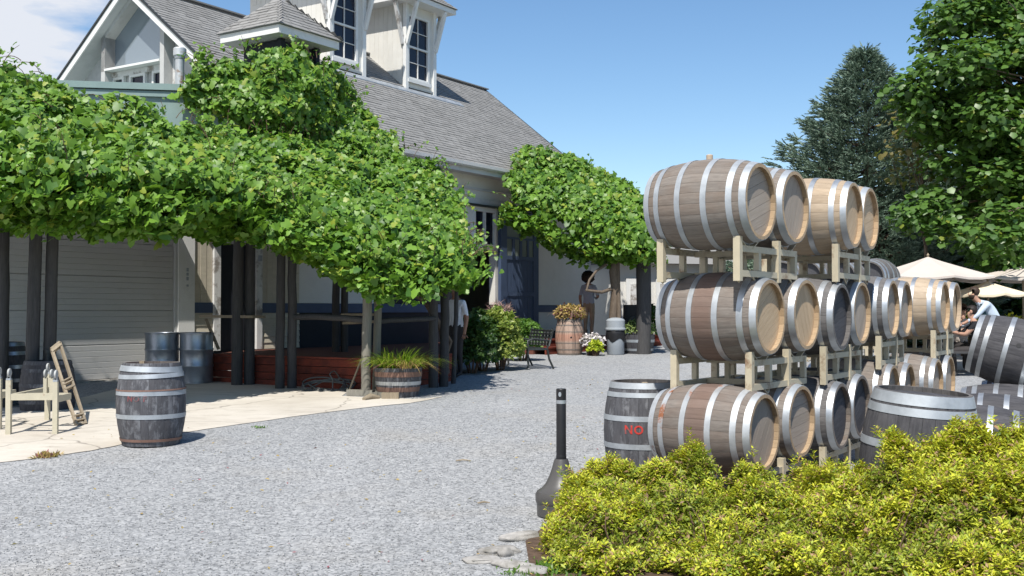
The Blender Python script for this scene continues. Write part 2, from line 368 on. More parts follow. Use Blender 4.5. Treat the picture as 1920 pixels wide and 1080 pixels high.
M_['vine'] = leaf_mat('vine_leaf', (.038, .112, .014), (.140, .262, .030), .25, .46, odd=(.26, .32, .04), odd_p=.05)
M_['vine_new'] = leaf_mat('vine_young_leaf', (.14, .25, .03), (.22, .30, .04), .35, .4)
M_['spirea'] = leaf_mat('golden_spirea_leaf', (.26, .36, .025), (.52, .53, .042), .26, .5, odd=(.36, .22, .11), odd_p=.14, tcol=(.65, .62, .04))
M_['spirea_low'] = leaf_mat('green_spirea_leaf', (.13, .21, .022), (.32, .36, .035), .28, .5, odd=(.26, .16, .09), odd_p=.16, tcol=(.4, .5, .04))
M_['twig'] = rough_mat('twig', (.12, .075, .05), .3, 20, .9, .2)
M_['spruce'] = leaf_mat('spruce_needle', (.095, .155, .110), (.185, .255, .190), .10, .55, tcol=(.12, .2, .12))
M_['maple'] = leaf_mat('maple_leaf', (.035, .085, .018), (.075, .150, .026), .22, .42, odd=(.17, .21, .03), odd_p=.04)
M_['russet'] = leaf_mat('russet_leaf', (.11, .10, .03), (.17, .14, .04), .28, .45)
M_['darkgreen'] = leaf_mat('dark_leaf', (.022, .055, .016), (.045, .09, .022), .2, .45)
M_['shrub'] = leaf_mat('shrub_leaf', (.055, .13, .02), (.11, .21, .03), .25, .42)
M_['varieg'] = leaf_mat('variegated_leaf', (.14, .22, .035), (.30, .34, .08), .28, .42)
M_['blade'] = leaf_mat('grass_blade', (.16, .28, .025), (.30, .38, .04), .3, .4, odd=(.33, .22, .10), odd_p=.08)
M_['sage'] = leaf_mat('sage_leaf', (.16, .23, .07), (.27, .34, .12), .25, .5)
M_['dryflower'] = leaf_mat('dry_flower', (.30, .19, .07), (.42, .30, .10), .2, .6, odd=(.30, .10, .13), odd_p=.2)
M_['pink'] = leaf_mat('pink_seedhead', (.30, .17, .16), (.42, .27, .24), .2, .6)
M_['petal'] = leaf_mat('pale_petal', (.62, .52, .60), (.75, .70, .70), .2, .5)
M_['lime'] = leaf_mat('lime_leaf', (.30, .42, .03), (.48, .52, .04), .3, .5)

# ================================================================== THE SETTING
# gravel yard, one sheet to the horizon
ys = [-60, -20, 0] + [k * 1.0 for k in range(1, 45)] + [50, 60, 80, 120, 200, 400, 900]
xs = [-700, -200, -60, -30, -15, -8, -4, 0, 4, 8, 15, 30, 60, 200, 700]
gm = MB(); gm.v = [(x, y, g(y)) for y in ys for x in xs]; W_ = len(xs)
gm.f = [(j * W_ + i, j * W_ + i + 1, (j + 1) * W_ + i + 1, (j + 1) * W_ + i) for j in range(len(ys) - 1) for i in range(W_ - 1)]; gm.mi = [0] * len(gm.f)
tag(gm.build('ground', M_['gravel'], smooth=60), 'grey crushed gravel yard sloping gently up to the building', kind='structure')

WALL = lambda x: 30.87 + 1.54 * x                    # ground line of the long wall in world space
edge = [(-560, 950), (-300, 912), (0, 868), (90, 857), (170, 846), (240, 831), (320, 816), (400, 803), (500, 789), (600, 775), (700, 763), (770, 756), (800, 751), (828, 745)]
epts = [ground_at(u, v) for u, v in edge]
cm = MB(); NR = 14
xsE = []; 
for a, b in zip(epts, epts[1:]):
    for k in range(8): xsE.append(a.lerp(b, k / 8))
xsE.append(epts[-1])
for i, p in enumerate(xsE):
    yb = max(p.y + .05, min(WALL(p.x) + .3, 21.0) if p.x > -7.2 else WALL(p.x) + .3)
    if p.x > -2.6: yb = p.y + (yb - p.y) * max(0.02, min(1, (-1.0 - p.x) / 1.6)) * .35 + .05
    y0 = p.y + .05 * mnoise.noise(Vector((p.x * 3, 0, 0))) + .03 * mnoise.noise(Vector((p.x * 14, 5, 0)))
    for k in range(NR + 1):
        y = y0 + (yb - y0) * k / NR; cm.v.append((p.x, y, g(y) + .006))
n = NR + 1
cm.f = [(i * n + k, (i + 1) * n + k, (i + 1) * n + k + 1, i * n + k + 1) for i in range(len(xsE) - 1) for k in range(NR)]; cm.mi = [0] * len(cm.f)
tag(cm.build('concrete_apron', M_['concrete'], smooth=60), 'cream concrete apron in front of the garage door', kind='structure')

# loose stones lying on the gravel near the camera
def pebbles(name, label, N, region, s0, s1, matn):
    t = NT(matn); ge = t.n('NewGeometry'); t.set(t.ramp(ge.outputs['Random Per Island'], [(0, (.2, .205, .21)), (.35, (.27, .276, .283)), (.8, (.35, .356, .36)), (1, (.46, .46, .455))]), .9, 0, .2)
    P = []
    while len(P) < N:
        y = rng.uniform(4.5, 1) if False else region[0] + (region[1] - region[0]) * rng.random() ** 1.6
        x = rng.uniform(-.50, .42) * y
        u = 960 + FPX * x / y
        if y > 7.2 and x > 1.0: continue
        e = np.interp(u, [q[0] for q in edge], [q[1] for q in edge])
        v = 582 + (CAM_Z - g(y)) * FPX / y
        if u < 830 and v < e + 4: continue
        P.append((x, y))
    P = np.array(P); o = np.array([(1, 0, 0), (-1, 0, 0), (0, 1, 0), (0, -1, 0), (0, 0, 1), (0, 0, -1)], float)
    f = np.array([(0, 2, 4), (2, 1, 4), (1, 3, 4), (3, 0, 4), (2, 0, 5), (1, 2, 5), (3, 1, 5), (0, 3, 5)])
    V = []; n6 = len(P)
    sz = rng.uniform(s0, s1, (n6, 1, 1)) * rng.uniform(.6, 1.3, (n6, 1, 3)); sz[:, :, 2] *= .7
    an = rng.uniform(0, 6.28, n6); c, s = np.cos(an), np.sin(an)
    q = o[None] * sz + rng.uniform(-.003, .003, (n6, 6, 3))
    x = q[:, :, 0] * c[:, None] - q[:, :, 1] * s[:, None]; y = q[:, :, 0] * s[:, None] + q[:, :, 1] * c[:, None]
    gz = np.array([g(yy) for yy in P[:, 1]])
    V = np.stack([x + P[:, :1], y + P[:, 1:2], q[:, :, 2] + gz[:, None] + .004], -1).reshape(-1, 3)
    T = (f[None] + (np.arange(n6) * 6)[:, None, None]).reshape(-1, 3)
    tag(ob(name, tri_mesh(name, V, T, t.m)), label, kind='stuff')
pebbles('gravel', 'loose grey stones lying on the gravel yard', 20000, (5.6, 14), .003, .007, 'loose_stone')

# ------------------------------------------------------------------ winery building (local x runs along the long wall, y goes inward)
BR = thing('winery_building', 'long cream winery building with grey shingle roof, tall dormers and navy barn door', 'building', (0, 30.87, 0), R(57))
BM = Matrix.Translation((0, 30.87, 0)) @ Matrix.Rotation(R(57), 4, 'Z'); BI = BM.inverted()
def bx(name, x, y, z, mat, parent=None, mb=None):
    """box from ranges in building space"""
    m = mb or MB(); m.box(((x[0] + x[1]) / 2, (y[0] + y[1]) / 2, (z[0] + z[1]) / 2), (x[1] - x[0], y[1] - y[0], z[1] - z[0]))
    return m if mb else m.build(name, M_[mat], parent or BR)
# main walls
wm = MB()
for x, y, z in [((-9.39, -8.5), (0, .2), (3.0, 5.34)), ((-8.5, -6.0), (0, .2), (1.76, 5.34)), ((-6.0, -2.81), (0, .2), (3.3, 5.34)), ((-2.81, -1.93), (0, .2), (3.3, 4.5)), ((-.85, 4.6), (0, .2), (1.76, 5.34)), ((-2.81, -.85), (0, .2), (4.5, 5.34)), ((-1.93, -.85), (0, .2), (3.26, 3.32)), ((-.85, 4.6), (0, .2), (1.0, 1.55))]:
    bx('', x, y, z, '', mb=wm)
wm.build('wall', M_['siding'], BR)
gw = MB(); gw.prism([(-9.39, .2, 0.3), (-9.39, .2, 5.9), (-9.39, 4.1, 9.0), (-9.39, 8.2, 5.72), (-9.39, 8.2, .3)], (.2, 0, 0)); gw.build('gable_wall', M_['gable'], BR)
gw = MB(); gw.prism([(4.6, 0, 0.3), (4.6, 0, 5.65), (4.6, 4.1, 8.95), (4.6, 8.2, 5.65), (4.6, 8.2, .3)], (-.2, 0, 0)); gw.build('gable_wall', M_['siding'], BR)
bx('rear_wall', (-9.2, 4.4), (8.0, 8.2), (.3, 5.6), 'siding')
bx('floor', (-16.2, 4.4), (.2, 8.0), (.3, .8), 'dark_shade_wall')
bx('dark_shade_wall', (-8.5, -2.81), (.02, .22), (.5, 1.55), 'dark_shade_wall')
bx('dark_shade_wall', (-6.0, -2.81), (.03, .2), (1.76, 3.3), 'dark_shade_wall')  # near-black sheet stands in for the shaded opening behind the pergola
bx('dark_interior', (-2.9, -.6), (1.6, 1.7), (.8, 3.3), 'dark_shade_wall')
bx('shade_strip', (-.85, 4.6), (.02, .2), (.5, 1.0), 'dark_shade_wall')  # dark strip painted for the shade along the wall foot
bx('navy_band', (-11.41, -10.935), (-.03, .1), (1.55, 1.755), 'navy'); bx('navy_band', (-9.62, -2.81), (-.03, .1), (1.55, 1.755), 'navy'); bx('navy_band', (1.24, 4.6), (-.03, .1), (1.55, 1.755), 'navy')
# trim boards under the eave
bx('trim_board', (-4.2, 4.6), (-.05, 0), (4.46, 4.62), 'grey_soffit'); bx('trim_board', (-4.2, 4.6), (-.04, 0), (4.84, 4.90), 'grey_soffit')
bx('door_track', (-2.9, 1.6), (-.12, -.052), (4.40, 4.455), 'iron')
# annex over the garage
bx('annex_wall', (-17.5, -11.41), (0, .2), (3.12, 4.6), 'siding'); bx('annex_wall', (-11.41, -9.39), (0.01, .2), (3.05, 4.6), 'beige'); bx('annex_roof', (-17.5, -9.4), (-.12, 7.5), (4.6, 4.72), 'green')
bx('shade_hood', (-17.5, -11.86), (-.46, 0), (3.08, 3.2), 'white')  # overhang added out of view, sized to shade the upper garage door
bx('corner_board', (-11.80, -11.41), (-.05, .15), (.36, 3.08), 'white'); bx('door_jamb', (-11.862, -11.80), (-.02, .15), (.36, 3.08), 'grey_soffit')
bx('annex_side', (-17.5, -17.3), (.2, 7.5), (.3, 4.6), 'siding')
for z0, z1 in ((2.35, 2.42), (2.27, 2.33), (2.18, 2.25), (2.06, 2.1)):          # white keypad strip on the corner board
    bx('notice', (-11.62, -11.57), (-.06, -.05), (z0, z1), 'lid')
gd = bx('garage_door', (-16.9, -11.87), (.06, .12), (.36, 3.1), 'garage')
z = .37; k = 0
while z < 3.08:
    h = .101 if (k % 6) else .101
    m = MB(); m.add([(-16.9, .032, z), (-11.87, .032, z), (-11.87, .0295, z + .008), (-16.9, .0295, z + .008), (-11.87, .028, z + h - .006), (-16.9, .028, z + h - .006), (-11.87, .034, z + h - .002), (-16.9, .034, z + h - .002), (-16.9, .036, z), (-11.87, .036, z), (-11.87, .036, z + h), (-16.9, .036, z + h)],
        [(0, 1, 2, 3), (3, 2, 4, 5), (5, 4, 6, 7), (7, 6, 10, 11), (8, 9, 1, 0)])
    m.build('panel', M_['garage'], gd, fix=False); k += 1; z += h + (.012 if k % 6 == 0 else .0)
bx('threshold', (-17, -11.4), (-.12, .05), (.33, .362), 'stone')
# boarded bay with the side doorway
for x0, x1 in ((-11.40, -10.935), (-9.62, -8.5)):
    n = round((x1 - x0) / .16)
    for i in range(n):
        w = (x1 - x0) / n
        bx('plank', (x0 + i * w + .004, x0 + (i + 1) * w - .004), (-.012 - .006 * (i % 2), .05), (1.758, 3.05), 'beige')
    for i in range(6):
        z0 = .80 + i * .125; m = MB(); m.prism([(x0, .05, z0), (x0, -.03, z0), (x0, -.012, z0 + .121), (x0, .05, z0 + .121)], (x1 - x0, 0, 0)); m.build('plank', M_['beige'], BR)
    bx('sill_board', (x0, x1), (0, .05), (.4, .80), 'dark_shade_wall')
for x0, x1 in ((-10.93, -10.76), (-9.78, -9.63)): bx('door_frame', (x0, x1), (-.06, .2), (.8, 2.95), 'white_old')
bx('door_frame', (-10.93, -9.63), (-.07, .2), (2.951, 3.048), 'white_old')
dr = bx('side_door', (-10.76, -9.78), (.10, .16), (.8, 2.95), 'dark_shade_wall'); bx('handle', (-10.0, -9.94), (.04, .10), (1.72, 1.78), 'iron', dr)
bx('wall_lamp', (-9.76, -9.70), (-.12, -.06), (2.62, 2.74), 'lid')
# window above the open barn doorway, and the barn door that slides over the wall
wf = MB()
for x, z in (((-1.93, -1.84), (3.32, 4.40)), ((-.94, -.85), (3.32, 4.40)), ((-1.84, -.94), (4.28, 4.40)), ((-1.84, -.94), (3.32, 3.40)), ((-1.42, -1.36), (3.40, 4.28))): bx('', x, (-.04, .08), z, '', mb=wf)
wn_ = wf.build('window', M_['white'], BR)
bx('pane', (-1.84, -1.42), (.03, .05), (3.40, 4.28), 'glass_dark', wn_); bx('pane', (-1.36, -.94), (.03, .05), (3.40, 4.28), 'glass_dark', wn_)
bd = bx('barn_door', (-.76, 1.22), (-.10, -.035), (.86, 4.38), 'navy')
for x, z in (((-.76, -.46), (.86, 4.38)), ((.94, 1.22), (.86, 4.38)), ((-.46, .94), (4.14, 4.38)), ((-.46, .94), (3.02, 3.13)), ((-.46, .94), (2.0, 2.12)), ((.21, .33), (3.13, 4.14)), ((-.46, .94), (3.60, 3.66)), ((-.18, -.05), (3.13, 3.60)), ((.60, .70), (3.13, 3.60)), ((-.46, .94), (.86, 1.08))):
    bx('rail', x, (-.135, -.101), z, 'navy', bd)
for x, z in (((-.46, .21), (3.66, 4.14)), ((.33, .94), (3.66, 4.14)), ((-.46, -.18), (3.13, 3.60)), ((-.05, .21), (3.13, 3.60)), ((.33, .60), (3.13, 3.60)), ((.70, .94), (3.13, 3.60))):
    bx('pane', x, (-.112, -.102), z, 'pane_green', bd)
for i in range(9):
    x0 = -.455 + i * .155; bx('plank', (x0, x0 + .15), (-.112 - .002 * (i % 3), -.101), (2.125, 3.015), 'navy', bd); bx('plank', (x0, x0 + .15), (-.112 - .002 * ((i + 1) % 3), -.101), (1.085, 1.995), 'navy', bd)

# ---- roofs
SL = math.sqrt(1 + .64)
def shingles(name, P0, U, V, N, L, rangefn, parent, exposure=.14, tab=.31):
    P0, U, V, N = (Vector(q) for q in (P0, U, V, N)); vs = []; fs = []
    rows = int(L / exposure)
    for i in range(rows):
        s0 = i * exposure; a0, a1 = rangefn(s0); x = a0 - random.random() * tab
        while x < a1:
            w = tab * random.uniform(.8, 1.2); xa, xb = max(x, a0), min(x + w - .008, a1)
            if xb - xa > .02:
                lift = .012 + random.random() * .010; o = len(vs); sl = random.uniform(-.006, .006)
                s1 = min(s0 + exposure * 1.15, L)
                for xx, ss, nn in ((xa, s0 + sl, 0), (xb, s0 + sl, 0), (xa, s0 + sl, lift), (xb, s0 + sl, lift), (xb, s1, .004), (xa, s1, .004)): vs.append(tuple(P0 + U * xx + V * ss + N * nn))
                fs += [(o, o + 1, o + 3, o + 2), (o + 2, o + 3, o + 4, o + 5)]
            x += w
    me = bpy.data.meshes.new(name); me.from_pydata(vs, [], fs); me.materials.append(M_['shingle'])
    o = ob(name, me, parent); tag(o, kind='stuff'); return o
EZ = 5.44
rm = MB()
rm.prism([(-9.89, -.45, EZ - .01), (-9.89, 4.1, EZ + 3.63), (-9.89, 4.1, EZ + 3.45), (-9.89, -.45, EZ - .16)], (14.54, 0, 0))
rm.prism([(-9.89, 4.1, EZ + 3.63), (-9.89, 8.65, EZ - .01), (-9.89, 8.65, EZ - .16), (-9.89, 4.1, EZ + 3.45)], (14.54, 0, 0))
roof = rm.build('roof', M_['grey_soffit'], BR)
shingles('shingles', (0, -.47, EZ - .012), (1, 0, 0), (0, 1 / SL, .8 / SL), (0, -.8 / SL, 1 / SL), 4.58 * SL, lambda s: (-9.93, 4.69), roof)
shingles('shingles', (0, 8.67, EZ - .012), (1, 0, 0), (0, -1 / SL, .8 / SL), (0, .8 / SL, 1 / SL), 4.58 * SL, lambda s: (-9.93, 4.69), roof, .28, .6)
m = MB(); m.box((-2.62, 4.1, EZ + 3.665), (14.6, .26, .035)); m.build('ridge_cap', M_['shingle'], roof)
for x in (-9.93, 4.66):                                           # barge boards on the rakes
    for sgn, mat in ((1, 'white'), (-1, 'white')):
        ya, yb = (-.47, 4.1) if sgn > 0 else (8.67, 4.1); m = MB()
        m.prism([(x, ya, EZ - .22), (x, yb, EZ + 3.42), (x, yb, EZ + 3.60), (x, ya, EZ - .04)], (.035, 0, 0)); m.build('barge_board', M_[mat], roof)
        m = MB(); m.prism([(x - .03, ya, EZ - .035), (x - .03, yb, EZ + 3.605), (x - .03, yb, EZ + 3.66), (x - .03, ya, EZ + .02)], (.06, 0, 0)); m.build('drip_edge', M_['iron'], roof)
bx('fascia', (-9.9, 4.66), (-.50, -.455), (EZ - .26, EZ - .02), 'grey_soffit', roof); bx('soffit', (-9.35, 4.6), (-.45, .02), (EZ - .22, EZ - .175), 'grey_soffit', roof)
m = MB(); m.prism([(-9.9, -.50, EZ - .02), (-9.9, -.62, EZ - .02), (-9.9, -.62, EZ - .10), (-9.9, -.58, EZ - .14), (-9.9, -.50, EZ - .14)], (14.5, 0, 0)); m.build('gutter', M_['grey_soffit'], roof)
m = MB(); yy = 2.52; zz_ = EZ + .8 * (yy + .45)
m.prism([(-4.9, yy - .06, zz_ - .03), (-4.9, yy + .10, zz_ + .10), (-4.9, yy + .10, zz_ + .125), (-4.9, yy - .06, zz_ - .002)], (6.0, 0, 0)); m.build('flashing', M_['galv_old'], roof)
# gable window: a five-sided pane in a grey frame with a band of small windows below
gx = -9.40
gl = MB(); gl.prism([(gx, 5.10, 7.27), (gx, 5.10, 8.0), (gx, 4.12, 8.76), (gx, 3.14, 8.0), (gx, 3.14, 7.27)], (.02, 0, 0)); 
fr = MB()
for a, b in (((5.16, 7.2), (5.16, 8.06)), ((5.16, 8.04), (4.12, 8.85)), ((4.12, 8.85), (3.08, 8.04)), ((3.08, 8.06), (3.08, 6.2)), ((5.16, 8.06), (5.16, 6.2))):
    fr.bar((gx - .14, a[0], a[1]), (gx - .14, b[0], b[1]), .14, .29, up=(1, 0, 0))
gwn = fr.build('gable_window', M_['gable'], BR); gl.build('pane', M_['glass_sky'], gwn)
m = MB(); m.box((gx - .16, 4.12, 7.23), (.30, 1.93, .05)); m.build('sill', M_['white'], gwn)
m = MB(); m.box((gx - .05, 4.12, 7.14), (.08, 1.95, .12)); m.build('sill_board', M_['white_old'], gwn)
for y0, y1 in ((3.17, 3.68), (3.92, 4.48), (4.68, 5.08)):
    f = MB()
    for yy0, yy1, z0, z1 in ((y0, y0 + .06, 6.4, 7.08), (y1 - .06, y1, 6.4, 7.08), (y0 + .06, y1 - .06, 7.02, 7.08), (y0 + .06, y1 - .06, 6.4, 6.46)): f.box((gx - .04, (yy0 + yy1) / 2, (z0 + z1) / 2), (.08, yy1 - yy0, z1 - z0))
    w = f.build('window', M_['white'], BR); p = MB(); p.box((gx - .01, (y0 + y1) / 2, 6.74), (.03, y1 - y0 - .12, .56)); p.build('pane', M_['glass_dark'], w)
for y0, s in ((5.22, 1), (3.0, -1)):                               # flaking corner brackets beside the window
    m = MB(); m.prism([(gx - .05, y0, 7.32), (gx - .05, y0, 6.4), (gx - .05, y0 + s * .75, 6.4)], (.05, 0, 0)); m.build('bracket', M_['white_old'], BR)
m = MB(); m.bar((gx - .12, 5.2, 7.35), (gx - .12, 4.1, 8.22), .03, .3, up=(1, 0, 0))
# dormers
def dormer(x0, label):
    y0 = 2.68; w = 1.38; zt = 10.40
    m = MB()
    for x, y, z in (((x0 + .02, x0 + w - .02), (y0, y0 + .1), (8.0, 8.24)), ((x0 + .02, x0 + .1), (y0, y0 + .1), (8.24, zt)), ((x0 + 1.08, x0 + w - .02), (y0, y0 + .1), (8.24, zt)), ((x0 + .1, x0 + 1.08), (y0, y0 + .1), (10.11, zt))): bx('', x, y, z, '', mb=m)
    for xx in (x0, x0 + w - .1):
        m.prism([(xx, y0 + .1, 7.7), (xx, 5.52, 7.7), (xx, 5.52, zt), (xx, y0 + .1, zt)], (.1, 0, 0))
    m.box((x0 + w / 2, 5.56, 9.1), (w, .08, 2.6))
    d = m.build('dormer', M_['siding'], BR); tag(d, label)
    for i in range(16):                                           # grooved boards on the side walls
        yb = y0 + .12 + i * .17; zr = EZ + .8 * (yb + .45) - .1
        for xx in (x0 - .008, x0 + w): 
            q = MB(); q.box((xx + .004, yb + .08, (zr + zt) / 2), (.008, .158, zt - zr)); q.build('plank', M_['siding'], d)
    for xa, xb in ((x0 - .03, x0 + .09), (x0 + w - .10, x0 + w + .03)): bx('corner_post', (xa, xb), (y0 - .06, y0 + .06), (7.86, zt), 'white', d)
    fr = MB()
    for x, z in (((.09, .15), (8.24, 10.11)), ((1.02, 1.10), (8.24, 10.11)), ((.15, 1.02), (10.05, 10.11)), ((.15, 1.02), (8.24, 8.30)), ((.15, 1.02), (9.15, 9.20))): bx('', (x0 + x[0], x0 + x[1]), (y0 - .04, y0 + .04), z, '', mb=fr)
    for z in (8.73, 9.63): bx('', (x0 + .15, x0 + 1.02), (y0 - .015, y0 + .02), (z - .008, z + .008), '', mb=fr)
    for z0, z1, xm in ((8.30, 9.15, .585), (9.20, 10.05, .585)): bx('', (x0 + xm - .008, x0 + xm + .008), (y0 - .016, y0 + .021), (z0, z1), '', mb=fr)
    bx('', (x0 + .06, x0 + 1.16), (y0 - .08, y0 - .041), (8.14, 8.24), '', mb=fr)
    fr.build('window_frame', M_['white'], d)
    for xa, xb in ((.15, .577), (.593, 1.02)):
        for za, zb in ((8.30, 8.722), (8.738, 9.15), (9.20, 9.622), (9.638, 10.05)): bx('pane', (x0 + xa, x0 + xb), (y0 + .022, y0 + .035), (za, zb), 'glass_dark', d)
    zb = 9.22
    for xx in (x0 + .02, x0 + w - .02):
        q = MB(); q.bar((xx, y0 - .05, zb), (xx, y0 - .42, zt - .02), .09, .10, up=(1, 0, 0)); q.build('brace', M_['white'], d)
    for xx, sx in ((x0 - .02, -1), (x0 + w + .02, 1)):
        q = MB(); q.bar((xx, y0 + .06, zb), (xx + sx * .36, y0 + .06, zt - .02), .10, .09, up=(0, 1, 0)); q.build('brace', M_['white_old'], d)
    o = .46; q = MB(); q.box((x0 + w / 2, (y0 + 5.6) / 2 - .1, zt + .06), (w + 2 * o, 5.6 - y0 + 2 * o - .2, .14)); q.build('eave', M_['white'], d)
    xa, xb, ya, yb = x0 - o - .04, x0 + w + o + .04, y0 - o - .04, 5.6 + o - .2; zr = zt + .14; xc = (xa + xb) / 2; h = .95
    q = MB(); q.add([(xa, ya, zr), (xb, ya, zr), (xb, yb, zr), (xa, yb, zr), (xc, ya + 1.1, zr + h), (xc, yb - 1.1, zr + h)], [(0, 1, 4), (1, 2, 5, 4), (2, 3, 5), (3, 0, 4, 5), (3, 2, 1, 0)]); q.build('dormer_roof', M_['shingle'], d)
    hw = (xb - xa) / 2; sl = math.hypot(1.1, h)
    shingles('shingles', (xc, ya, zr), (1, 0, 0), (0, 1.1 / sl, h / sl), (0, -h / sl, 1.1 / sl), sl, lambda s: (-hw * (1 - s / sl), hw * (1 - s / sl)), d)
dormer(-1.48, 'tall white dormer nearer the roof end'); dormer(-4.65, 'tall white dormer beside the turret')
# small hipped turret over the corner
xa, xb, ya, yb, ze = -10.0, -8.2, -.87, .84, 7.24
tb = MB(); bx('', (xa + .38, xb - .38), (ya + .38, yb - .3), (4.7, 7.2), '', mb=tb); tu = tb.build('turret', M_['dark_shade_wall'], BR)  # near-black box stands in for the shade inside the open belfry
m = MB(); m.box(((xa + xb) / 2, (ya + yb) / 2, ze + .01), (xb - xa - .06, yb - ya - .06, .04)); m.build('soffit', M_['white'], tu)
for x, y in (((xa, xa + .03), (ya, yb)), ((xb - .03, xb), (ya, yb)), ((xa + .03, xb - .03), (ya, ya + .03)), ((xa + .03, xb - .03), (yb - .03, yb))): bx('fascia', x, y, (ze - .01, ze + .16), 'white', tu)
for x in (xa + .32, xb - .44): bx('post', (x, x + .12), (ya + .26, ya + .38), (5.0, 7.22), 'dark_shade_wall', tu)
zr = ze + .165; xc, yc, h = -9.1, -.02, .86; e_ = .05
q = MB(); q.add([(xa - e_, ya - e_, zr), (xb + e_, ya - e_, zr), (xb + e_, yb + e_, zr), (xa - e_, yb + e_, zr), (xc, yc, zr + h)], [(0, 1, 4), (1, 2, 4), (2, 3, 4), (3, 0, 4), (3, 2, 1, 0)]); q.build('turret_roof', M_['shingle'], tu)
for P0, U, V in (((xc, ya - e_, zr), (1, 0, 0), (0, 1, 0)), ((xa - e_, yc, zr), (0, -1, 0), (1, 0, 0)), ((xb + e_, yc, zr), (0, 1, 0), (-1, 0, 0))):
    run = .9; sl = math.hypot(run, h); V = Vector(V) * run / sl + Vector((0, 0, h / sl)); N = Vector(U).cross(V); N = N if N.z > 0 else -N
    shingles('shingles', P0, U, V, N.normalized(), sl, lambda s: (-.93 * (1 - s / sl), .93 * (1 - s / sl)), tu, .13, .28)
# green parapet that crosses below the gable, and the flue behind it
def loc_(p): return tuple(BI @ Vector(p))
pA, pB = Vector((-8.6, 20.1, 0)), Vector((-4.75, 20.75, 0)); dirp = (pB - pA).normalized(); nrm = Vector((dirp.y, -dirp.x, 0))
def slab(name, off0, off1, z0, z1, mat):
    m = MB(); q = [pA + nrm * off0, pB + nrm * off0, pB + nrm * off1, pA + nrm * off1]
    m.prism([loc_((p.x, p.y, z0)) for p in q], (0, 0, z1 - z0)); return m.build(name, M_[mat], BR)
slab('parapet', -.25, 0, 4.6, 5.72, 'green'); slab('parapet_cap', -.3, .10, 5.721, 5.84, 'green'); slab('parapet_trim', .001, .06, 5.60, 5.70, 'green')
fl = at(337, 130, 21.0); m = MB(); c = Vector(loc_((fl.x, fl.y, 0)))
m.lathe([(.083, 5.3), (.083, 6.46)], 20, M=Matrix.Translation(c)); flo = m.build('flue', M_['pipe'], BR, smooth=40)
m = MB(); m.lathe([(.083, 6.44), (.10, 6.46), (.10, 6.50), (.125, 6.51), (.125, 6.64), (.11, 6.66)], 20, M=Matrix.Translation(c), cap1=True); m.build('cap', M_['pipe'], flo, smooth=30)

# ------------------------------------------------------------------ raised red deck under the vines
dk = thing('deck', 'low red-stained timber deck under the leafy pergola', 'deck', (0, 0, 0))
DP = [Vector((-5.55, 19.6, 0)), Vector((-2.2, 17.55, 0)), Vector((-1.05, 19.6, 0))]
back = [Vector((-1.05, WALL(-1.05) - .05, 0)), Vector((-5.55, WALL(-5.55) - .05, 0))]
m = MB(); m.prism([(p.x, p.y, .70) for p in DP + back], (0, 0, .085)); m.build('deck_floor', M_['deck_top'], dk)
for a, b in zip(DP, DP[1:]):
    d = (b - a).normalized(); nn = Vector((d.y, -d.x, 0))
    for i in range(4):
        z0 = .30 + i * .125; m = MB(); q0 = a + nn * .03; q1 = b + nn * .03
        m.prism([(q0.x, q0.y, z0), (q1.x, q1.y, z0), (b.x, b.y, z0), (a.x, a.y, z0)], (0, 0, .116)); m.build('plank', M_['red_deck'], dk)
    L = (b - a).length; m = MB()
    m.bar(a + nn * -.02 + Vector((0, 0, .815)), b + nn * -.02 + Vector((0, 0, .815)), .16, .03); m.build('edge_board', M_['red_deck'], dk)
pd = thing('porch', 'red timber porch with a step before the navy barn door', 'porch', (0, 30.87, 0), R(57))
m = MB(); m.box((2.3, -1.15, .62), (9.4, 2.1, .36)); m.build('porch_floor', M_['deck_top'], pd)
for y0, z0, z1 in ((-2.24, .66, .82), (-2.56, .44, .635)):
    m = MB(); m.box((2.3, y0, (z0 + z1) / 2), (9.4, .04, z1 - z0)); m.build('riser', M_['red_deck'], pd)
m = MB(); m.box((2.3, -2.42, .655), (9.4, .36, .035)); m.build('tread', M_['red_deck'], pd)
m = MB(); m.box((2.3, -2.17, .84), (9.4, .22, .035)); m.build('tread', M_['red_deck'], pd)
# buildings past the end of the winery
sh = thing('white_shed', 'white outbuilding with panelled doors behind the far vine', 'outbuilding', (3.9, 36.0, .5), R(20))
m = MB(); m.box((1.6, 1.5, 1.35), (4.6, 3, 2.7)); m.build('wall', M_['siding'], sh)
m = MB(); m.prism([(-.95, -.35, 2.65), (-.95, 1.5, 3.5), (-.95, 3.35, 2.65)], (5.1, 0, 0)); m.build('roof', M_['shingle'], sh)
for x in (.25, 1.35, 2.5):
    m = MB(); m.box((x, -.03, 1.1), (.86, .06, 2.1)); d = m.build('door', M_['white'], sh)
    for z in (.62, 1.62):
        m = MB(); m.box((x, -.07, z), (.56, .02, .72)); m.build('panel', M_['white_old'], d)
    m = MB(); m.lathe([(.03, 0), (.03, .06)], 10, M=Matrix.Translation((x + .34, -.06, 1.1)) @ Matrix.Rotation(R(90), 4, 'X'), cap1=True); m.build('handle', M_['galv'], d)

# dead leaves and straw blown over the yard
r0 = np.random.default_rng(5); N0 = 420; P0_ = []
while len(P0_) < N0:
    y = r0.uniform(5.8, 20); x = r0.uniform(-.45, .2) * y
    if 960 + FPX * x / y < 830 and y > 13: continue
    if r0.random() < .25 + .75 * max(0, mnoise.noise(Vector((x * .6, y * .6, 3)))) * 1.6: P0_.append((x, y, g(y) + .010))
P0_ = np.array(P0_)

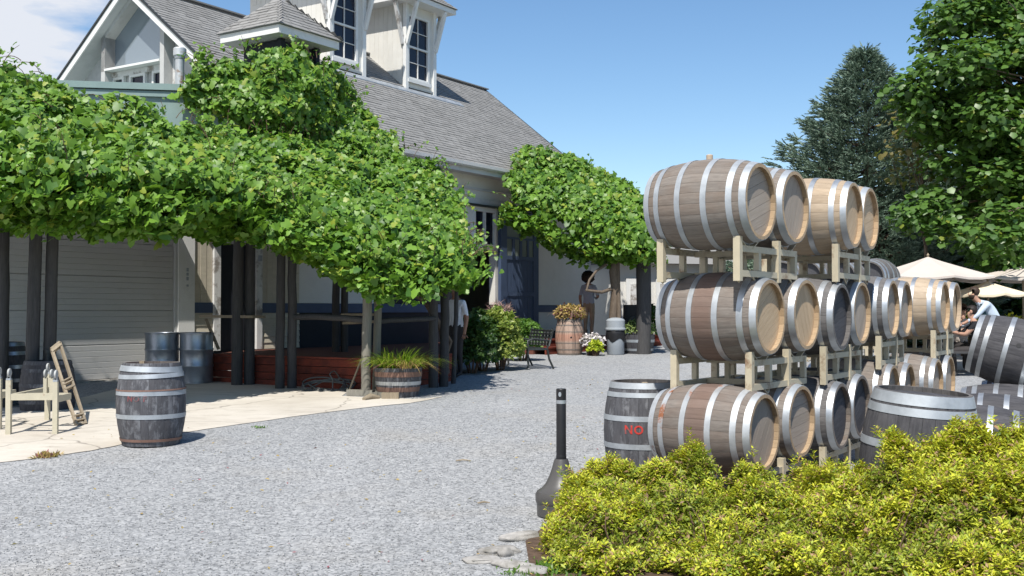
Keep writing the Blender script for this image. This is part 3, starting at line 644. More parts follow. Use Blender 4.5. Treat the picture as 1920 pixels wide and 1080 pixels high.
# ================================================================== BARRELS
_cache = {}
def br_r(z, L, rh, rb): return rb - (rb - rh) * (2 * z / L) ** 2
HOOPS = [(.386, .438), (.288, .335), (.088, .135)]
def stave_mesh(L, rh, rb, n, mat, end_mat, z0=None, z1=None, full=True):
    key = ('st', L, rh, rb, n, mat, end_mat, z0, z1)
    if key in _cache: return _cache[key]
    z0 = -L / 2 if z0 is None else z0; z1 = L / 2 if z1 is None else z1
    m = MB(); da = math.pi / n; gp = .0009; ns = 8; th = .026
    for i in range(ns + 1):
        z = z0 + (z1 - z0) * i / ns; r = br_r(z, L, rh, rb); dg = gp / r
        for k, (a, dr) in enumerate(((-da + dg, -.0008), (-da * .55, .0004), (0, .0010), (da * .55, .0004), (da - dg, -.0008))): m.v.append(((r + dr) * math.cos(a), (r + dr) * math.sin(a), z))
        for a in (-da + dg, da - dg): m.v.append(((r - th) * math.cos(a), (r - th) * math.sin(a), z))
    for i in range(ns):
        o = i * 7; q = o + 7
        for k in range(4): m.f.append((o + k, o + k + 1, q + k + 1, q + k)); m.mi.append(0)
        m.f += [(o + 5, o, q, q + 5), (o + 4, o + 6, q + 6, q + 4)]; m.mi += [0, 0]
        m.f.append((o + 6, o + 5, q + 5, q + 6)); m.mi.append(1 if i in (0, ns - 1) else 0)
    q = ns * 7
    m.f += [(5, 6, 4, 3, 2, 1, 0), (q, q + 1, q + 2, q + 3, q + 4, q + 6, q + 5)]; m.mi += [1, 1]
    me = m.mesh('stave', [M_[mat], M_[end_mat]]); 
    me.polygons.foreach_set('use_smooth', [True] * len(me.polygons)); me.set_sharp_from_angle(angle=R(32))
    _cache[key] = me; return me
def hoop_mesh(L, rh, rb, z0, z1, mat, rivets=True):
    key = ('hp', L, rh, rb, z0, z1, mat)
    if key in _cache: return _cache[key]
    r0, r1 = br_r(z0, L, rh, rb) + .0012, br_r(z1, L, rh, rb) + .0012; t = .003
    m = MB(); m.lathe([(r0, z0), (r0 + t, z0), (r1 + t, z1), (r1, z1)], 64)
    if rivets:
        for a in (.42, .52):
            for zz in ([(z0 + z1) / 2] if z1 - z0 < .048 else [z0 + .014, z1 - .014]):
                r = r0 + (r1 - r0) * (zz - z0) / (z1 - z0) + t
                m.lathe([(.0065, -.001), (.005, .0025)], 7, M=Matrix.Rotation(a, 4, 'Z') @ Matrix.Translation((r, 0, zz)) @ Matrix.Rotation(R(90), 4, 'Y'), cap1=True)
        ov = MB(); 
        a0, a1 = .36, .58; q = [(r0 + t + .0018, z0 + .001), (r1 + t + .0018, z1 - .001)]
        vs = [(r * math.cos(a), r * math.sin(a), z) for a in [a0 + (a1 - a0) * k / 4 for k in range(5)] for r, z in q]
        m.add(vs, [(2 * k, 2 * k + 2, 2 * k + 3, 2 * k + 1) for k in range(4)])
    me = m.mesh('hoop', M_[mat], smooth=35, fix=True); _cache[key] = me; return me
def head_meshes(R_, n, mat):
    key = ('hd', R_, n, mat)
    if key in _cache: return _cache[key]
    out = []; w = 2 * R_ / n
    for i in range(n):
        a, b = -R_ + i * w + .0012, -R_ + (i + 1) * w - .0012
        ya, yb = math.sqrt(max(0, R_ ** 2 - a * a)), math.sqrt(max(0, R_ ** 2 - b * b)); mid = (a + b) / 2; ym = math.sqrt(R_ ** 2 - mid ** 2)
        # grain runs along local z of the board mesh; the object is turned into the head plane
        poly = [(a, 0, -ya), (b, 0, -yb), (b, 0, yb), (mid, 0, ym), (a, 0, ya)]; poly = [(a, 0, -ya), (mid, 0, -ym), (b, 0, -yb), (b, 0, yb), (mid, 0, ym), (a, 0, ya)]
        m = MB(); m.prism(poly, (0, .016, 0)); out.append(m.mesh('head_board', M_[mat], fix=True))
    _cache[key] = out; return out
def barrel(label, M, wood='oak_grey', hoop='galv', head='head_tan', end='chime', L=.88, rh=.296, rb=.362, n=26, hoops=HOOPS, boards=7, group=None, name='wine_barrel', bung=None, detail=True, both=True, roll=0.0, recess=.06, bottom=False):
    """local z is the barrel's axis; +z is the end one sees"""
    root = thing(name, label, 'barrel', group=group); root.matrix_basis = M @ Matrix.Rotation(roll, 4, 'Z')
    if detail:
        sm = stave_mesh(L, rh, rb, n, wood, end)
        for k in range(n): ob('stave', sm, root, Matrix.Rotation(2 * math.pi * k / n, 4, 'Z'))
    else:
        key = ('body', L, rh, rb, wood, end)
        if key not in _cache:
            m = MB(); pr = [(br_r(-L / 2 + L * i / 8, L, rh, rb), -L / 2 + L * i / 8) for i in range(9)]
            m.lathe([(rh - .026, -L / 2 + .05)] + [(rh - .026, -L / 2)] + pr + [(rh - .026, L / 2), (rh - .026, L / 2 - .05)], 40); _cache[key] = m.mesh('staves', M_[wood], smooth=35)
        ob('body', _cache[key], root)
    for z0, z1 in hoops:
        ob('hoop', hoop_mesh(L, rh, rb, z0, z1, hoop, detail), root); ob('hoop', hoop_mesh(L, rh, rb, -z1, -z0, hoop, detail), root)
    R_ = br_r(L / 2 - recess, L, rh, rb) - .025
    T = Matrix.Translation((0, 0, L / 2 - recess)) @ Matrix.Rotation(R(-90), 4, 'X')
    T = Matrix.Translation((0, 0, L / 2 - recess)) @ Matrix.Rotation(R(90), 4, 'X')
    if detail:
        for me in head_meshes(round(R_, 4), boards, head): ob('head_board', me, root, T)
    else:
        key = ('disc', round(R_, 3), head)
        if key not in _cache: m = MB(); m.lathe([(R_, 0), (R_, .01)], 32, cap0=True, cap1=True); _cache[key] = m.mesh('head', M_[head])
        ob('head', _cache[key], root, Matrix.Translation((0, 0, L / 2 - recess - .01)))
    key = ('disc', round(R_, 3), head)
    if key not in _cache: m = MB(); m.lathe([(R_, 0), (R_, .01)], 32, cap0=True, cap1=True); _cache[key] = m.mesh('head', M_[head])
    if both: ob('head', _cache[key], root, Matrix.Translation((0, 0, -L / 2 + recess)))
    if bung == 'plug':
        m = MB(); m.lathe([(.026, -.01), (.027, .035), (.022, .04)], 16, cap1=True, M=Matrix.Rotation(-roll, 4, 'Z') @ Matrix.Translation((-rb, 0, 0)) @ Matrix.Rotation(R(-90), 4, 'Y')); m.build('bung', M_['oak_tan'], root, smooth=40)
    elif bung is not None:
        m = MB(); m.lathe([(.024, 0), (.0, .0)], 16, M=Matrix.Rotation(-roll + bung, 4, 'Z') @ Matrix.Translation((rb + .0022, 0, 0)) @ Matrix.Rotation(R(90), 4, 'Y')); m.lathe([(.024, -.004), (.024, .0012)], 16, M=Matrix.Rotation(-roll + bung, 4, 'Z') @ Matrix.Translation((rb + .001, 0, 0)) @ Matrix.Rotation(R(90), 4, 'Y')); m.build('bung_hole', M_['black'], root)
    return root
def lie(cx, cy, cz, a, dip=0): return Matrix.Translation((cx, cy, cz)) @ Matrix.Rotation(R(a - 90), 4, 'Z') @ Matrix.Rotation(R(90 + dip), 4, 'Y')
def from_head(u, v, d, a, L=.88, z=None):
    p = at(u, v, d); nx, ny = math.sin(R(a)), -math.cos(R(a)); return (p.x - nx * L / 2, p.y - ny * L / 2, p.z if z is None else z)

# steel two-barrel rack; local x along the barrels, y across, z=0 at barrel axis height
def rack(label, M, group='steel two-barrel racks in the stacks'):
    root = thing('barrel_rack', label, 'barrel rack', group=group); root.matrix_basis = M
    key = 'rack'
    if key not in _cache:
        parts = []
        def P(nm, mb, sm=None): parts.append((nm, mb.mesh(nm, M_['rack'], smooth=sm, fix=True)))
        for x in (-.33, .33):
            m = MB(); m.box((x, 0, -.375), (.045, 1.19, .05)); P('top_bar', m)
            m = MB(); m.box((x, 0, -.568), (.045, 1.19, .05)); P('bottom_bar', m)
            for yb in (-.38, .38):
                m = MB(); m.box((x + .004, yb - .19, -.455), (.056, .052, .345)); P('post', m)
                m = MB(); m.box((x, yb + .19, -.47), (.045, .048, .139)); P('post', m)
                for s in (-1, 1):
                    m = MB(); m.bar((x, yb + s * .185, -.295), (x, yb + s * .045, -.372), .05, .008, up=(0, 0, 1)); P('cradle_strap', m)
                    m = MB(); m.tube([(x, yb + s * .19, -.56), (x, yb + s * .19, -.615), (x, yb + s * .165, -.633), (x, yb + s * .13, -.615), (x, yb + s * .07, -.575)], .009, 7); P('foot_loop', m, 50)
        for z in (-.385, -.56):
            for y in (0.0, .565):
                m = MB(); m.box((0, y, z), (.614, .045, .046)); P('side_bar', m)
        for x in (-.12, .12):
            for y in (0.0, .565): m = MB(); m.box((x, y, -.4725), (.04, .04, .128)); P('upright', m)
        _cache[key] = parts
    for nm, me in _cache[key]: ob(nm, me, root)
    return root
def rackM(cx, cy, cz, a): return Matrix.Translation((cx, cy, cz)) @ Matrix.Rotation(R(a - 90), 4, 'Z')

# rows: (u,v of the visible head) measured on site
def row(b1, b2, a, tier, where, styles, roll=(0, 0)):
    """two barrels side by side on one rack"""
    c = []
    for (u, v, d), st, rl in zip((b1, b2), styles, roll):
        p = from_head(u, v, d, a); c.append(p); st = dict(st); barrel(st.pop('label'), lie(p[0], p[1], p[2], a), roll=rl, group='wine barrels stacked on racks', **st)
    cx, cy, cz = ((c[0][i] + c[1][i]) / 2 for i in range(3)); rack(where, rackM(cx, cy, cz, a))
row((1428, 378, 8.48), (1493, 388, 9.12), 54, 2, 'beige steel rack under the two highest barrels nearest the gravel drive',
    (dict(label='highest grey oak barrel with wooden bung, nearest the gravel drive', wood='oak_grey', head='head_grey', bung='plug', hoop='galv_old'), dict(label='highest-tier grey barrel tucked behind the one with the wooden bung', wood='oak_grey', head='head_grey', hoop='galv_old')), (.3, 1.1))
row((1603, 403, 10.06), (1634, 410, 10.68), 58, 2, 'beige steel rack under the two tan barrels of the top tier',
    (dict(label='tan top-tier barrel with bright hoops, in front of the spruce', wood='oak_tan', head='head_tan'), dict(label='tan top-tier barrel at the end farthest from the drive', wood='oak_tan', head='head_tan', hoop='galv_old')), (.7, .2))
row((1446, 594, 8.72), (1514, 590, 9.36), 54, 1, 'beige steel rack under the red-banded middle barrel',
    (dict(label='middle-tier barrel with reddish stained band and pale tan head', wood='oak_wine', head='head_tan'), dict(label='middle-tier barrel with pale tan head beside the red-banded one', wood='oak_grey', head='head_tan')), (.5, 2.0))
row((1580, 594, 10.0), (1618, 587, 10.6), 57, 1, 'beige rack with rusty post end under the black-headed middle barrel',
    (dict(label='middle-tier barrel with black head and galvanised hoops', wood='oak_dark', head='head_dark', end='oak_dark'), dict(label='middle-tier barrel with grey head behind the black-headed one', wood='oak_dark', head='head_grey', hoop='galv_old')), (.2, .9))
row((1435, 811, 8.58), (1505, 790, 9.26), 54, 0, 'beige steel rack on the gravel below the rust-flaked barrel',
    (dict(label='bottom-tier barrel with rust-flaked hoops above the golden shrubs', wood='oak_wine', head='head_grey', hoop='galv_rust'), dict(label='bottom-tier barrel with grey head next to the rust-flaked one', wood='oak_grey', head='head_grey', hoop='galv_old')), (.9, .1))
row((1579, 780, 10.0), (1617, 762, 10.6), 57, 0, 'beige steel rack on the gravel below the dark bottom barrels',
    (dict(label='bottom-tier dark barrel with two bright end hoops', wood='oak_dark', head='head_dark', end='oak_grey'), dict(label='bottom-tier dark barrel half hidden by the big grey upright barrel', wood='oak_dark', head='head_dark', end='oak_grey')), (.2, .4))
row((1676, 579, 11.5), (1701, 579, 12.1), 59, 1, 'beige rack behind, under two grey silver-hooped barrels',
    (dict(label='grey barrel with four bright hoops on the rear stack, nearer the drive', wood='oak_dark', head='head_grey', end='chime'), dict(label='grey barrel squeezed between the rear stack and the shiny tan barrel', wood='oak_dark', head='head_grey', end='chime')), (.2, .4))
row((1773, 575, 13.2), (1795, 575, 13.85), 58, 1, 'beige rack behind, under the glaring tan barrel',
    (dict(label='tan barrel glaring in the sun below the large parasol', wood='oak_tan', head='head_tan'), dict(label='barrel hidden behind the glaring tan one', wood='oak_tan', head='head_tan', detail=False)), (.2, .4))
row((1677, 738, 11.55), (1707, 733, 12.15), 59, 0, 'beige rack on the ground at the rear stack, partly hidden',
    (dict(label='ground-tier rear barrel with brown shaded head, nearer the drive', wood='oak_grey', head='head_grey'), dict(label='second ground-tier rear barrel from the drive', wood='oak_grey', head='head_grey')), (.2, .4))
row((1760, 721, 13.0), (1783, 713, 13.6), 58, 0, 'beige rack on the ground under the rearmost pair of barrels',
    (dict(label='ground-tier rear barrel with wide gleaming end hoop', wood='oak_grey', head='head_grey'), dict(label='ground-tier rear barrel at the far end beside open gravel', wood='oak_grey', head='head_grey')), (.2, .4))
# far row beyond the stacks
for i, (u, lb) in enumerate(((1483, 'small far dark barrel seen through the rack, first from the drive'), (1530, 'small far dark barrel seen through the rack, second from the drive'), (1592, 'small far dark barrel seen through the rack, third from the drive'), (1644, 'small far dark barrel beside the tip of the large parasol'))):
    p = at(u, 521, 20.5)
    for t_, zz in enumerate((p.z, p.z - .92)):
        barrel(lb if t_ == 0 else lb.replace('small far dark barrel', 'lower far dark barrel') , lie(p.x, p.y, zz, -38), wood='oak_dark', head='head_dark', end='oak_dark', detail=False, group='far row of barrels')
for i, (u0, u1) in enumerate(((1483, 1530), (1592, 1644))):
    a, b = at(u0, 521, 20.5), at(u1, 521, 20.5)
    for t_ in (0, 1): rack('far beige rack under the %s far barrels, %s tier' % (('first pair of', 'second pair of')[i], ('upper', 'lower')[t_]), rackM((a.x + b.x) / 2, 20.5, a.z - .92 * t_, -38), group='racks of the far row')

# uprights
def stand(x, y, L=.88, tilt=(0, 0), rz=0, sink=0): return Matrix.Translation((x, y, g(y) - sink)) @ Matrix.Rotation(tilt[0], 4, 'X') @ Matrix.Rotation(tilt[1], 4, 'Y') @ Matrix.Rotation(rz, 4, 'Z') @ Matrix.Translation((0, 0, L / 2))
def lettering(root, txt, ang, z, size, mat, rad_fn, squeeze=1.0):
    cu = bpy.data.curves.new('txt', 'FONT'); cu.body = txt; cu.size = size; cu.align_x = 'CENTER'; cu.offset = size * .025; cu.resolution_u = 3; cu.space_character = 1.15
    tmp = bpy.data.objects.new('tmp', cu); col.objects.link(tmp); bpy.context.view_layer.update()
    me = bpy.data.meshes.new_from_object(tmp.evaluated_get(bpy.context.evaluated_depsgraph_get())); bpy.data.objects.remove(tmp)
    bm = bmesh.new(); bm.from_mesh(me); bmesh.ops.triangulate(bm, faces=bm.faces)
    for k in range(3): bmesh.ops.subdivide_edges(bm, edges=[e for e in bm.edges if e.calc_length() > .012], cuts=1)
    bmesh.ops.triangulate(bm, faces=bm.faces)
    for v in bm.verts:
        zz = z + v.co.y; r = rad_fn(zz) + .0035; th = ang + v.co.x * squeeze / r; v.co = (r * math.cos(th), r * math.sin(th), zz)
    bm.to_mesh(me); bm.free(); me.materials.clear(); me.materials.append(M_[mat]); me.name = 'lettering'
    return ob('lettering', me, root)
NOB = barrel('dark upright barrel with red NO lettering beside the stacked barrels', stand(1.2, 10.0), wood='oak_worn', hoop='galv_old', head='head_dark', end='oak_dark', boards=8, hoops=[(.385, .438), (.31, .352), (.10, .147)])
dirc = math.atan2(-10.0, -1.2)
lettering(NOB, 'NO', dirc - .24, -.005, .105, 'red_paint', lambda z: br_r(z, .88, .296, .362)); lettering(NOB, 'P', dirc + .17, -.005, .105, 'red_paint', lambda z: br_r(z, .88, .296, .362))
m = MB(); m.lathe([(.03, -.01), (.03, .02), (.02, .026)], 14, cap1=True, M=Matrix.Translation((.0, -.1, .41))); m.build('bung', M_['plank'], NOB, smooth=40)
LB = barrel('weathered dark upright barrel with crooked hoops standing on the concrete edge', stand(*( (285 - 960) / FPX * 11.85, 11.85)), wood='oak_worn', hoop='galv_old', head='oak_red', end='oak_dark', hoops=[(.10, .147)])
for z0, z1, mt, tx, ty in ((.350, .408, 'galv_old', .0, .035), (.285, .330, 'galv_old', .02, -.03), (.150, .166, 'hoop_rust', .01, -.01), (-.39, -.362, 'hoop_rust', 0, 0)):
    h = ob('hoop', hoop_mesh(.88, .296, .362, z0, z1, mt), LB, Matrix.Translation((0, 0, (z0 + z1) / 2)) @ Matrix.Rotation(tx, 4, 'X') @ Matrix.Rotation(ty, 4, 'Y') @ Matrix.Scale(1.012, 4) @ Matrix.Translation((0, 0, -(z0 + z1) / 2)))
dl = math.atan2(-11.85, 3.9)
lettering(LB, 'NO P', dl - .42, .045, .085, 'red_faded', lambda z: br_r(z, .88, .296, .362))
m = MB(); m.box((0, 0, .025), (.05, .04, .05), Matrix.Translation((-.06, -.12, .41))); m.build('wood_block', M_['plank'], LB)
BG = barrel('big dark grey upright barrel with wide galvanised hoops behind the golden shrubs', stand(2.9, 7.95, 1.0, (R(2.5), R(4))), wood='oak_char', hoop='galv_old', head='head_dark', end='oak_dark', L=1.0, rh=.333, rb=.405, n=28, boards=9, recess=.05, hoops=[(.42, .497), (.345, .402), (.10, .155)])
for (x, y, z, a, lb, bg_) in ((5.22, 11.3, 1.15, 63, 'dark barrel with round bung hole lying on top of the loose pile', 1), (4.98, 11.0, .50, 63, 'dark loose barrel on the ground directly below the bung-hole barrel', 0), (4.50, 10.25, .46, 64, 'dark loose barrel on the ground, second from the bung-hole barrel', 0), (4.02, 9.5, .42, 65, 'dark loose barrel on the ground nearest the big grey upright barrel', 0), (5.5, 11.72, .52, 63, 'dark loose barrel at the back of the pile', 0)):
    up = math.pi
    barrel(lb, lie(x, y, z, a, 15 if bg_ else 2), wood='oak_char', hoop='galv', head='head_dark', end='oak_dark', n=24, bung=(-1.85 if bg_ else None), roll=.4, group='loose pile of dark barrels', detail=True)
DB = barrel('dark barrel with shiny bands in the shade beside the garage door', stand(-7.28, 15.6), wood='oak_char', hoop='drum', head='head_dark', end='oak_dark', n=24, hoops=[(.385, .438), (.26, .31), (.07, .12)])
cb = barrel('cut-down dark barrel with a pipe stub behind the leaning wooden frame', stand(-6.36, 15.0, .88, sink=.22), wood='oak_char', hoop='oak_worn', head='head_dark', end='oak_dark', n=24)
m = MB(); m.lathe([(.03, 0), (.03, .13), (.045, .135), (.045, .17)], 12, cap1=True, M=Matrix.Translation((0, 0, .41))); m.build('pipe_stub', M_['iron'], cb, smooth=40)

# half-barrel planters and the tall planter by the porch
def planter(label, x, y, L, z0, z1, wood, hoops, rh=.296, rb=.362, n=24):
    root = thing('barrel_planter', label, 'planter', (x, y, g(y)))
    sm = stave_mesh(L, rh, rb, n, wood, wood, z0, z1)
    for k in range(n): ob('stave', sm, root, Matrix.Translation((0, 0, -z0)) @ Matrix.Rotation(2 * math.pi * k / n, 4, 'Z'))
    for a, b, mt in hoops: ob('hoop', hoop_mesh(L, rh, rb, a, b, mt), root, Matrix.Translation((0, 0, -z0)))
    m = MB(); rr = br_r(z1 - .05, L, rh, rb) - .026; m.lathe([(rr, 0), (rr, .02)], 28, cap1=True, cap0=True, M=Matrix.Translation((0, 0, z1 - z0 - .07))); m.build('soil', M_['soil'], root); return root
PG = planter('half-barrel planter with long arching grass at the pergola corner', (747 - 960) / FPX * 16.75, 16.75, .88, -.44, .0, 'oak_worn', [(-.135, -.06, 'hoop_rust'), (-.26, -.205, 'galv'), (-.36, -.29, 'hoop_rust')])
PT = barrel('barrel planter painted terracotta in the middle, by the porch step', stand((1068 - 960) / FPX * 27.6, 27.6), wood='oak_red', hoop='oak_grey', head='soil', end='oak_grey', n=24, bung=math.atan2(-27.6, -1.4) + .1, name='barrel_planter', hoops=[(.40, .435), (.29, .32), (.13, .15)])
PS = planter('dark half-barrel planter of low sage shrub near the white shed', (1197 - 960) / FPX * 28.2, 28.2, .98, -.49, .0, 'oak_char', [(-.2, -.13, 'galv_old'), (-.42, -.36, 'galv_old')], .34, .42)

# ------------------------------------------------------------------ other yard objects
ash = thing('ashtray_stand', 'tall dark grey smokers post with bell base beside the shrubs', 'ashtray', ((1052 - 960) / FPX * 8.4, 8.4, g(8.4)))
m = MB(); m.lathe([(.17, 0), (.185, .01), (.188, .10), (.192, .105), (.198, .12), (.198, .165), (.185, .19), (.15, .212), (.118, .25), (.09, .31), (.07, .37), (.056, .42), (.05, .435)], 40, cap0=True, cap1=True); m.build('base', M_['ash'], ash, smooth=28)
m = MB(); m.lathe([(.040, .43), (.040, .46), (.038, .462), (.0375, .862), (.036, .865)], 24, cap1=True); m.build('pole', M_['black'], ash, smooth=28)
m = MB(); m.lathe([(.039, .858), (.039, .885)], 24, cap1=True, cap0=True); m.build('band', M_['galv'], ash, smooth=30)
m = MB(); m.lathe([(.0385, .886), (.0385, .965), (.034, .972)], 24, cap1=True); tp = m.build('top', M_['black'], ash, smooth=30)
m = MB(); m.lathe([(.011, 0), (.011, .003)], 12, cap1=True, M=Matrix.Translation((-.012, -.0375, .93)) @ Matrix.Rotation(R(90), 4, 'X') @ Matrix.Scale(1.7, 4, (0, 1, 0))); m.build('slot', M_['lid'], tp)

for u, lb in ((304.5, 'steel drum standing nearer the garage door'), (369, 'steel drum standing beside the white corner board')):
    d = thing('steel_drum', lb, 'drum', ((u - 960) / FPX * 19.2, 19.2, g(19.2)), group='pair of steel drums')
    rr = .289; pr = [(rr, .0), (rr, .02), (rr - .006, .03)]
    for zc in (.30, .585): pr += [(rr - .006, zc - .03), (rr + .004, zc - .01), (rr + .004, zc + .01), (rr - .006, zc + .03)]
    pr += [(rr - .006, .85)]
    m = MB(); m.lathe(pr, 40, cap0=True, cap1=True); m.build('body', M_['drum'], d, smooth=30)
    m = MB(); m.lathe([(rr - .02, .845), (rr + .006, .845), (rr + .008, .87), (rr - .004, .882), (rr - .014, .872), (rr - .02, .856)], 40); m.build('rim', M_['drum'], d, smooth=40)
    m = MB(); m.lathe([(.03, .85), (.03, .868)], 12, cap1=True, M=Matrix.Translation((.14, -.1, 0))); m.build('bung_cap', M_['galv'], d)

def cart(label, x, y, rz):
    c = thing('rack_cart', label, 'cart', (x, y, g(y)), rz, 'upturned beige carts'); w, dpt, H = .52, 1.25, .62
    for i, (px, py, h) in enumerate(((0, 0, H), (w, 0, H - .02), (0, dpt, H))):
        m = MB(); m.box((px, py, h / 2), (.055, .055, h)); lg = m.build('leg', M_['cart'], c)
        m = MB(); m.box((px, py, h + .012), (.05, .05, .02)); 
        m.box((px - .016, py, h + .05), (.004, .03, .07)); m.box((px + .016, py, h + .05), (.004, .03, .07)); m.build('caster_fork', M_['galv_old'], lg)
        m = MB(); m.lathe([(.0, -.011), (.045, -.011), (.05, -.006), (.05, .006), (.045, .011), (.0, .011)], 20, M=Matrix.Translation((px, py + .01, h + .085)) @ Matrix.Rotation(R(90), 4, 'Y')); m.build('caster_wheel', M_['caster'], lg, smooth=40)
    for a, b, z in (((0, 0), (w, 0), .43), ((0, 0), (0, dpt), .42), ((w, 0), (w, .5), .40)):
        m = MB(); dd = (Vector(b) - Vector(a)).normalized() * .028; m.bar((a[0] + dd.x, a[1] + dd.y, z), (b[0] - dd.x, b[1] - dd.y, z), .045, .075); m.build('rail', M_['cart'], c)
    for px, py in ((w - .20, .45), (w - .27, .45)):
        m = MB(); m.box((px, py, .52), (.04, .04, .2)); q = m.build('post', M_['cart'], c)
        m = MB(); m.lathe([(.0, -.011), (.045, -.011), (.05, -.006), (.05, .006), (.045, .011), (.0, .011)], 18, M=Matrix.Translation((px, py, .67)) @ Matrix.Rotation(R(90), 4, 'Y')); m.build('caster_wheel', M_['caster'], q, smooth=40)
    m = MB(); m.bar((.03, .45, .41), (w - .03, .45, .41), .045, .06); m.build('rail', M_['cart'], c)
    return c
p0 = ground_at(16, 815); cart('upturned beige steel cart with caster wheels on the concrete apron', p0.x, p0.y, R(4))
p0 = ground_at(-88, 806); cart('upturned beige cart cut off at the edge, beside its twin', p0.x, p0.y, R(4))

ld = thing('wooden_frame', 'narrow wooden ladder-like frame leaning beside the carts', 'frame', (0, 0, 0))
b0, b1 = ground_at(144, 799), ground_at(161, 796); t0, t1 = at(97, 655, 13.9), at(112, 643, 14.0)
for a, b in ((b0, t0), (b1, t1)): m = MB(); m.bar(a, b, .028, .045); m.build('rail', M_['plank'], ld)
for k, w in ((.015, .05), (.06, .03), (.12, .03), (.46, .05), (.52, .03), (.56, .03), (.97, .07), (1.0, .05)):
    m = MB(); a = b0.lerp(t0, k); b = b1.lerp(t1, k); m.bar(a + (a - b) * .06 + Vector((0, -.01, 0)), b + (b - a) * .06 + Vector((0, -.01, 0)), .05, w * .55, up=(t0 - b0)); m.build('cross_piece', M_['plank'], ld)

# pergola of log posts
pg = thing('pergola', 'pergola of paired weathered log posts carrying the vines', 'pergola')
def post(u, d, w, ztop, mat='log', lean=0.0, zb=None):
    x = (u - 960) / FPX * d; zb = g(d) - .05 if zb is None else zb; path = []; n = 9
    for i in range(n):
        k = i / (n - 1); path.append((x + lean * k + .012 * mnoise.noise(Vector((u, i * .7, 0))), d + .012 * mnoise.noise(Vector((u, 9, i * .7))), zb + (ztop - zb) * k))
    m = MB(); m.tube(path, [w / 2 * (1.06 - .12 * i / (n - 1)) * (1 + .05 * mnoise.noise(Vector((u * 3, i * 1.3, 4)))) for i in range(n)], 14); m.build('post', M_[mat], pg, smooth=50)
for u, d, w, zt, mt, ln in ((5, 15.2, .17, 3.0, 'log_dark_shade', 0), (60, 15.0, .175, 3.0, 'log_dark_shade', .05), (92, 15.1, .165, 3.0, 'log_dark_shade', .05), (445, 18.7, .185, 3.4, 'log_dark_shade', .02), (468, 18.8, .175, 3.4, 'log_dark_shade', .01), (525, 18.0, .15, 3.2, 'log_dark_shade', .02), (548, 18.1, .15, 3.2, 'log_dark_shade', .0), (686, 16.75, .145, 2.3, 'log', .03), (706, 17.0, .12, 2.3, 'log', .03), (813, 18.25, .155, 2.2, 'log_dark_shade', .0), (832, 18.4, .15, 2.2, 'log_dark_shade', .03), (850, 19.0, .08, 2.2, 'log_dark_shade', .07), (630, 21.5, .15, 3.0, 'log_dark_shade', 0), (646, 21.6, .14, 3.0, 'log_dark_shade', 0)):
    post(u, d, w, zt, mt, ln, .75 if d > 21 else None)
def rail_log(a, b, r, mat='log_dark_shade', sag=.0):
    P = [Vector(a).lerp(Vector(b), i / 10) + Vector((0, 0, -sag * 4 * (i / 10) * (1 - i / 10) + .012 * mnoise.noise(Vector((i * .8, a[0], 0))))) for i in range(11)]
    m = MB(); m.tube(P, r, 10); m.build('rail', M_[mat], pg, smooth=50)
rail_log(at(555, 594, 18.0), at(690, 601, 16.9), .05, 'log_dark_shade', -.02); rail_log(at(706, 602, 17.0), at(815, 597, 18.2), .042)
rail_log((-7.6, 14.8, 3.0), (-4.6, 18.6, 3.1), .08); rail_log((-4.7, 18.6, 3.1), (-2.2, 16.9, 2.1), .08); rail_log((-2.2, 16.9, 2.05), (-1.1, 18.6, 2.0), .07)
m = MB(); m.bar(at(386, 593, 19.3), at(486, 594, 18.6), .30, .045); m.build('shelf', M_['plank'], pg)
m = MB(); m.bar(at(386, 598, 19.3), at(410, 655, 19.4), .05, .05); m.build('brace', M_['plank'], pg)
m = MB(); m.bar(at(652, 590, 18.8), at(700, 590, 18.2), .28, .04); m.build('shelf', M_['plank'], pg); m = MB(); m.bar(at(652, 606, 18.4), at(700, 603, 17.9), .22, .04); m.build('shelf', M_['plank'], pg)

# hose, planks, rake handle
hs = MB(); P = []; c0 = ground_at(610, 735)
for i in range(240):
    a = i / 240 * 2 * math.pi * 6.2; rr = .33 + .07 * math.sin(i * .083) + .05 * math.sin(i * .37); P.append((c0.x + .05 * math.sin(i * .05) + rr * math.cos(a), c0.y + .22 + .42 * rr * math.sin(a), g(c0.y) + .07 + .11 * rr / .4 * math.sin(a) + .012 * (i / 40 % 3) + .012 * math.sin(i * .21)))
e1 = at(618, 702, 17.6); P = [at(650, 733, 17.0) + Vector((0, 0, .0))] + P
P += [Vector(P[-1]).lerp(e1, k / 6) + Vector((0, 0, .08 * math.sin(k / 6 * 3.14))) for k in range(1, 7)] + [e1 + Vector((.05, 0, -.08)), e1 + Vector((.05, 0, -.25))]
hs.tube(P, .011, 7); tag(hs.build('garden_hose', M_['hose'], None, smooth=60), 'grey garden hose coiled on the concrete by the red deck', 'hose')
tag(MB().bar(ground_at(654, 736) + Vector((0, 0, .015)), at(680, 668, 17.2), .022, .022).build('tool_handle', M_['plank']), 'wooden tool handle leaning against the pergola post', 'tool handle')
for (ua, va, ub, vb, w, h, lb) in ((652, 742, 700, 743, .12, .09, 'short grey timber block at the foot of the pergola post'), (700, 746, 738, 747, .13, .08, 'short dark timber block in the middle of the row by the planter'), (716, 748, 748, 748, .10, .09, 'short pale timber block before the grass planter')):
    a, b = ground_at(ua, va), ground_at(ub, vb); a.z += h / 2 + .004; b.z += h / 2 + .004
    tag(MB().bar(a, b, w, h).build('timber_block', M_['plank' if 'pale' in lb else 'log']), lb, 'timber')
a, b = ground_at(682, 751), ground_at(711, 748); tag(MB().tube([a + Vector((0, 0, .02)), a.lerp(b, .4) + Vector((0, .05, .05)), b + Vector((0, 0, .02))], [.03, .045, .025], 8).build('driftwood', M_['plank'], None, 50), 'curved piece of pale driftwood on the concrete', 'driftwood')

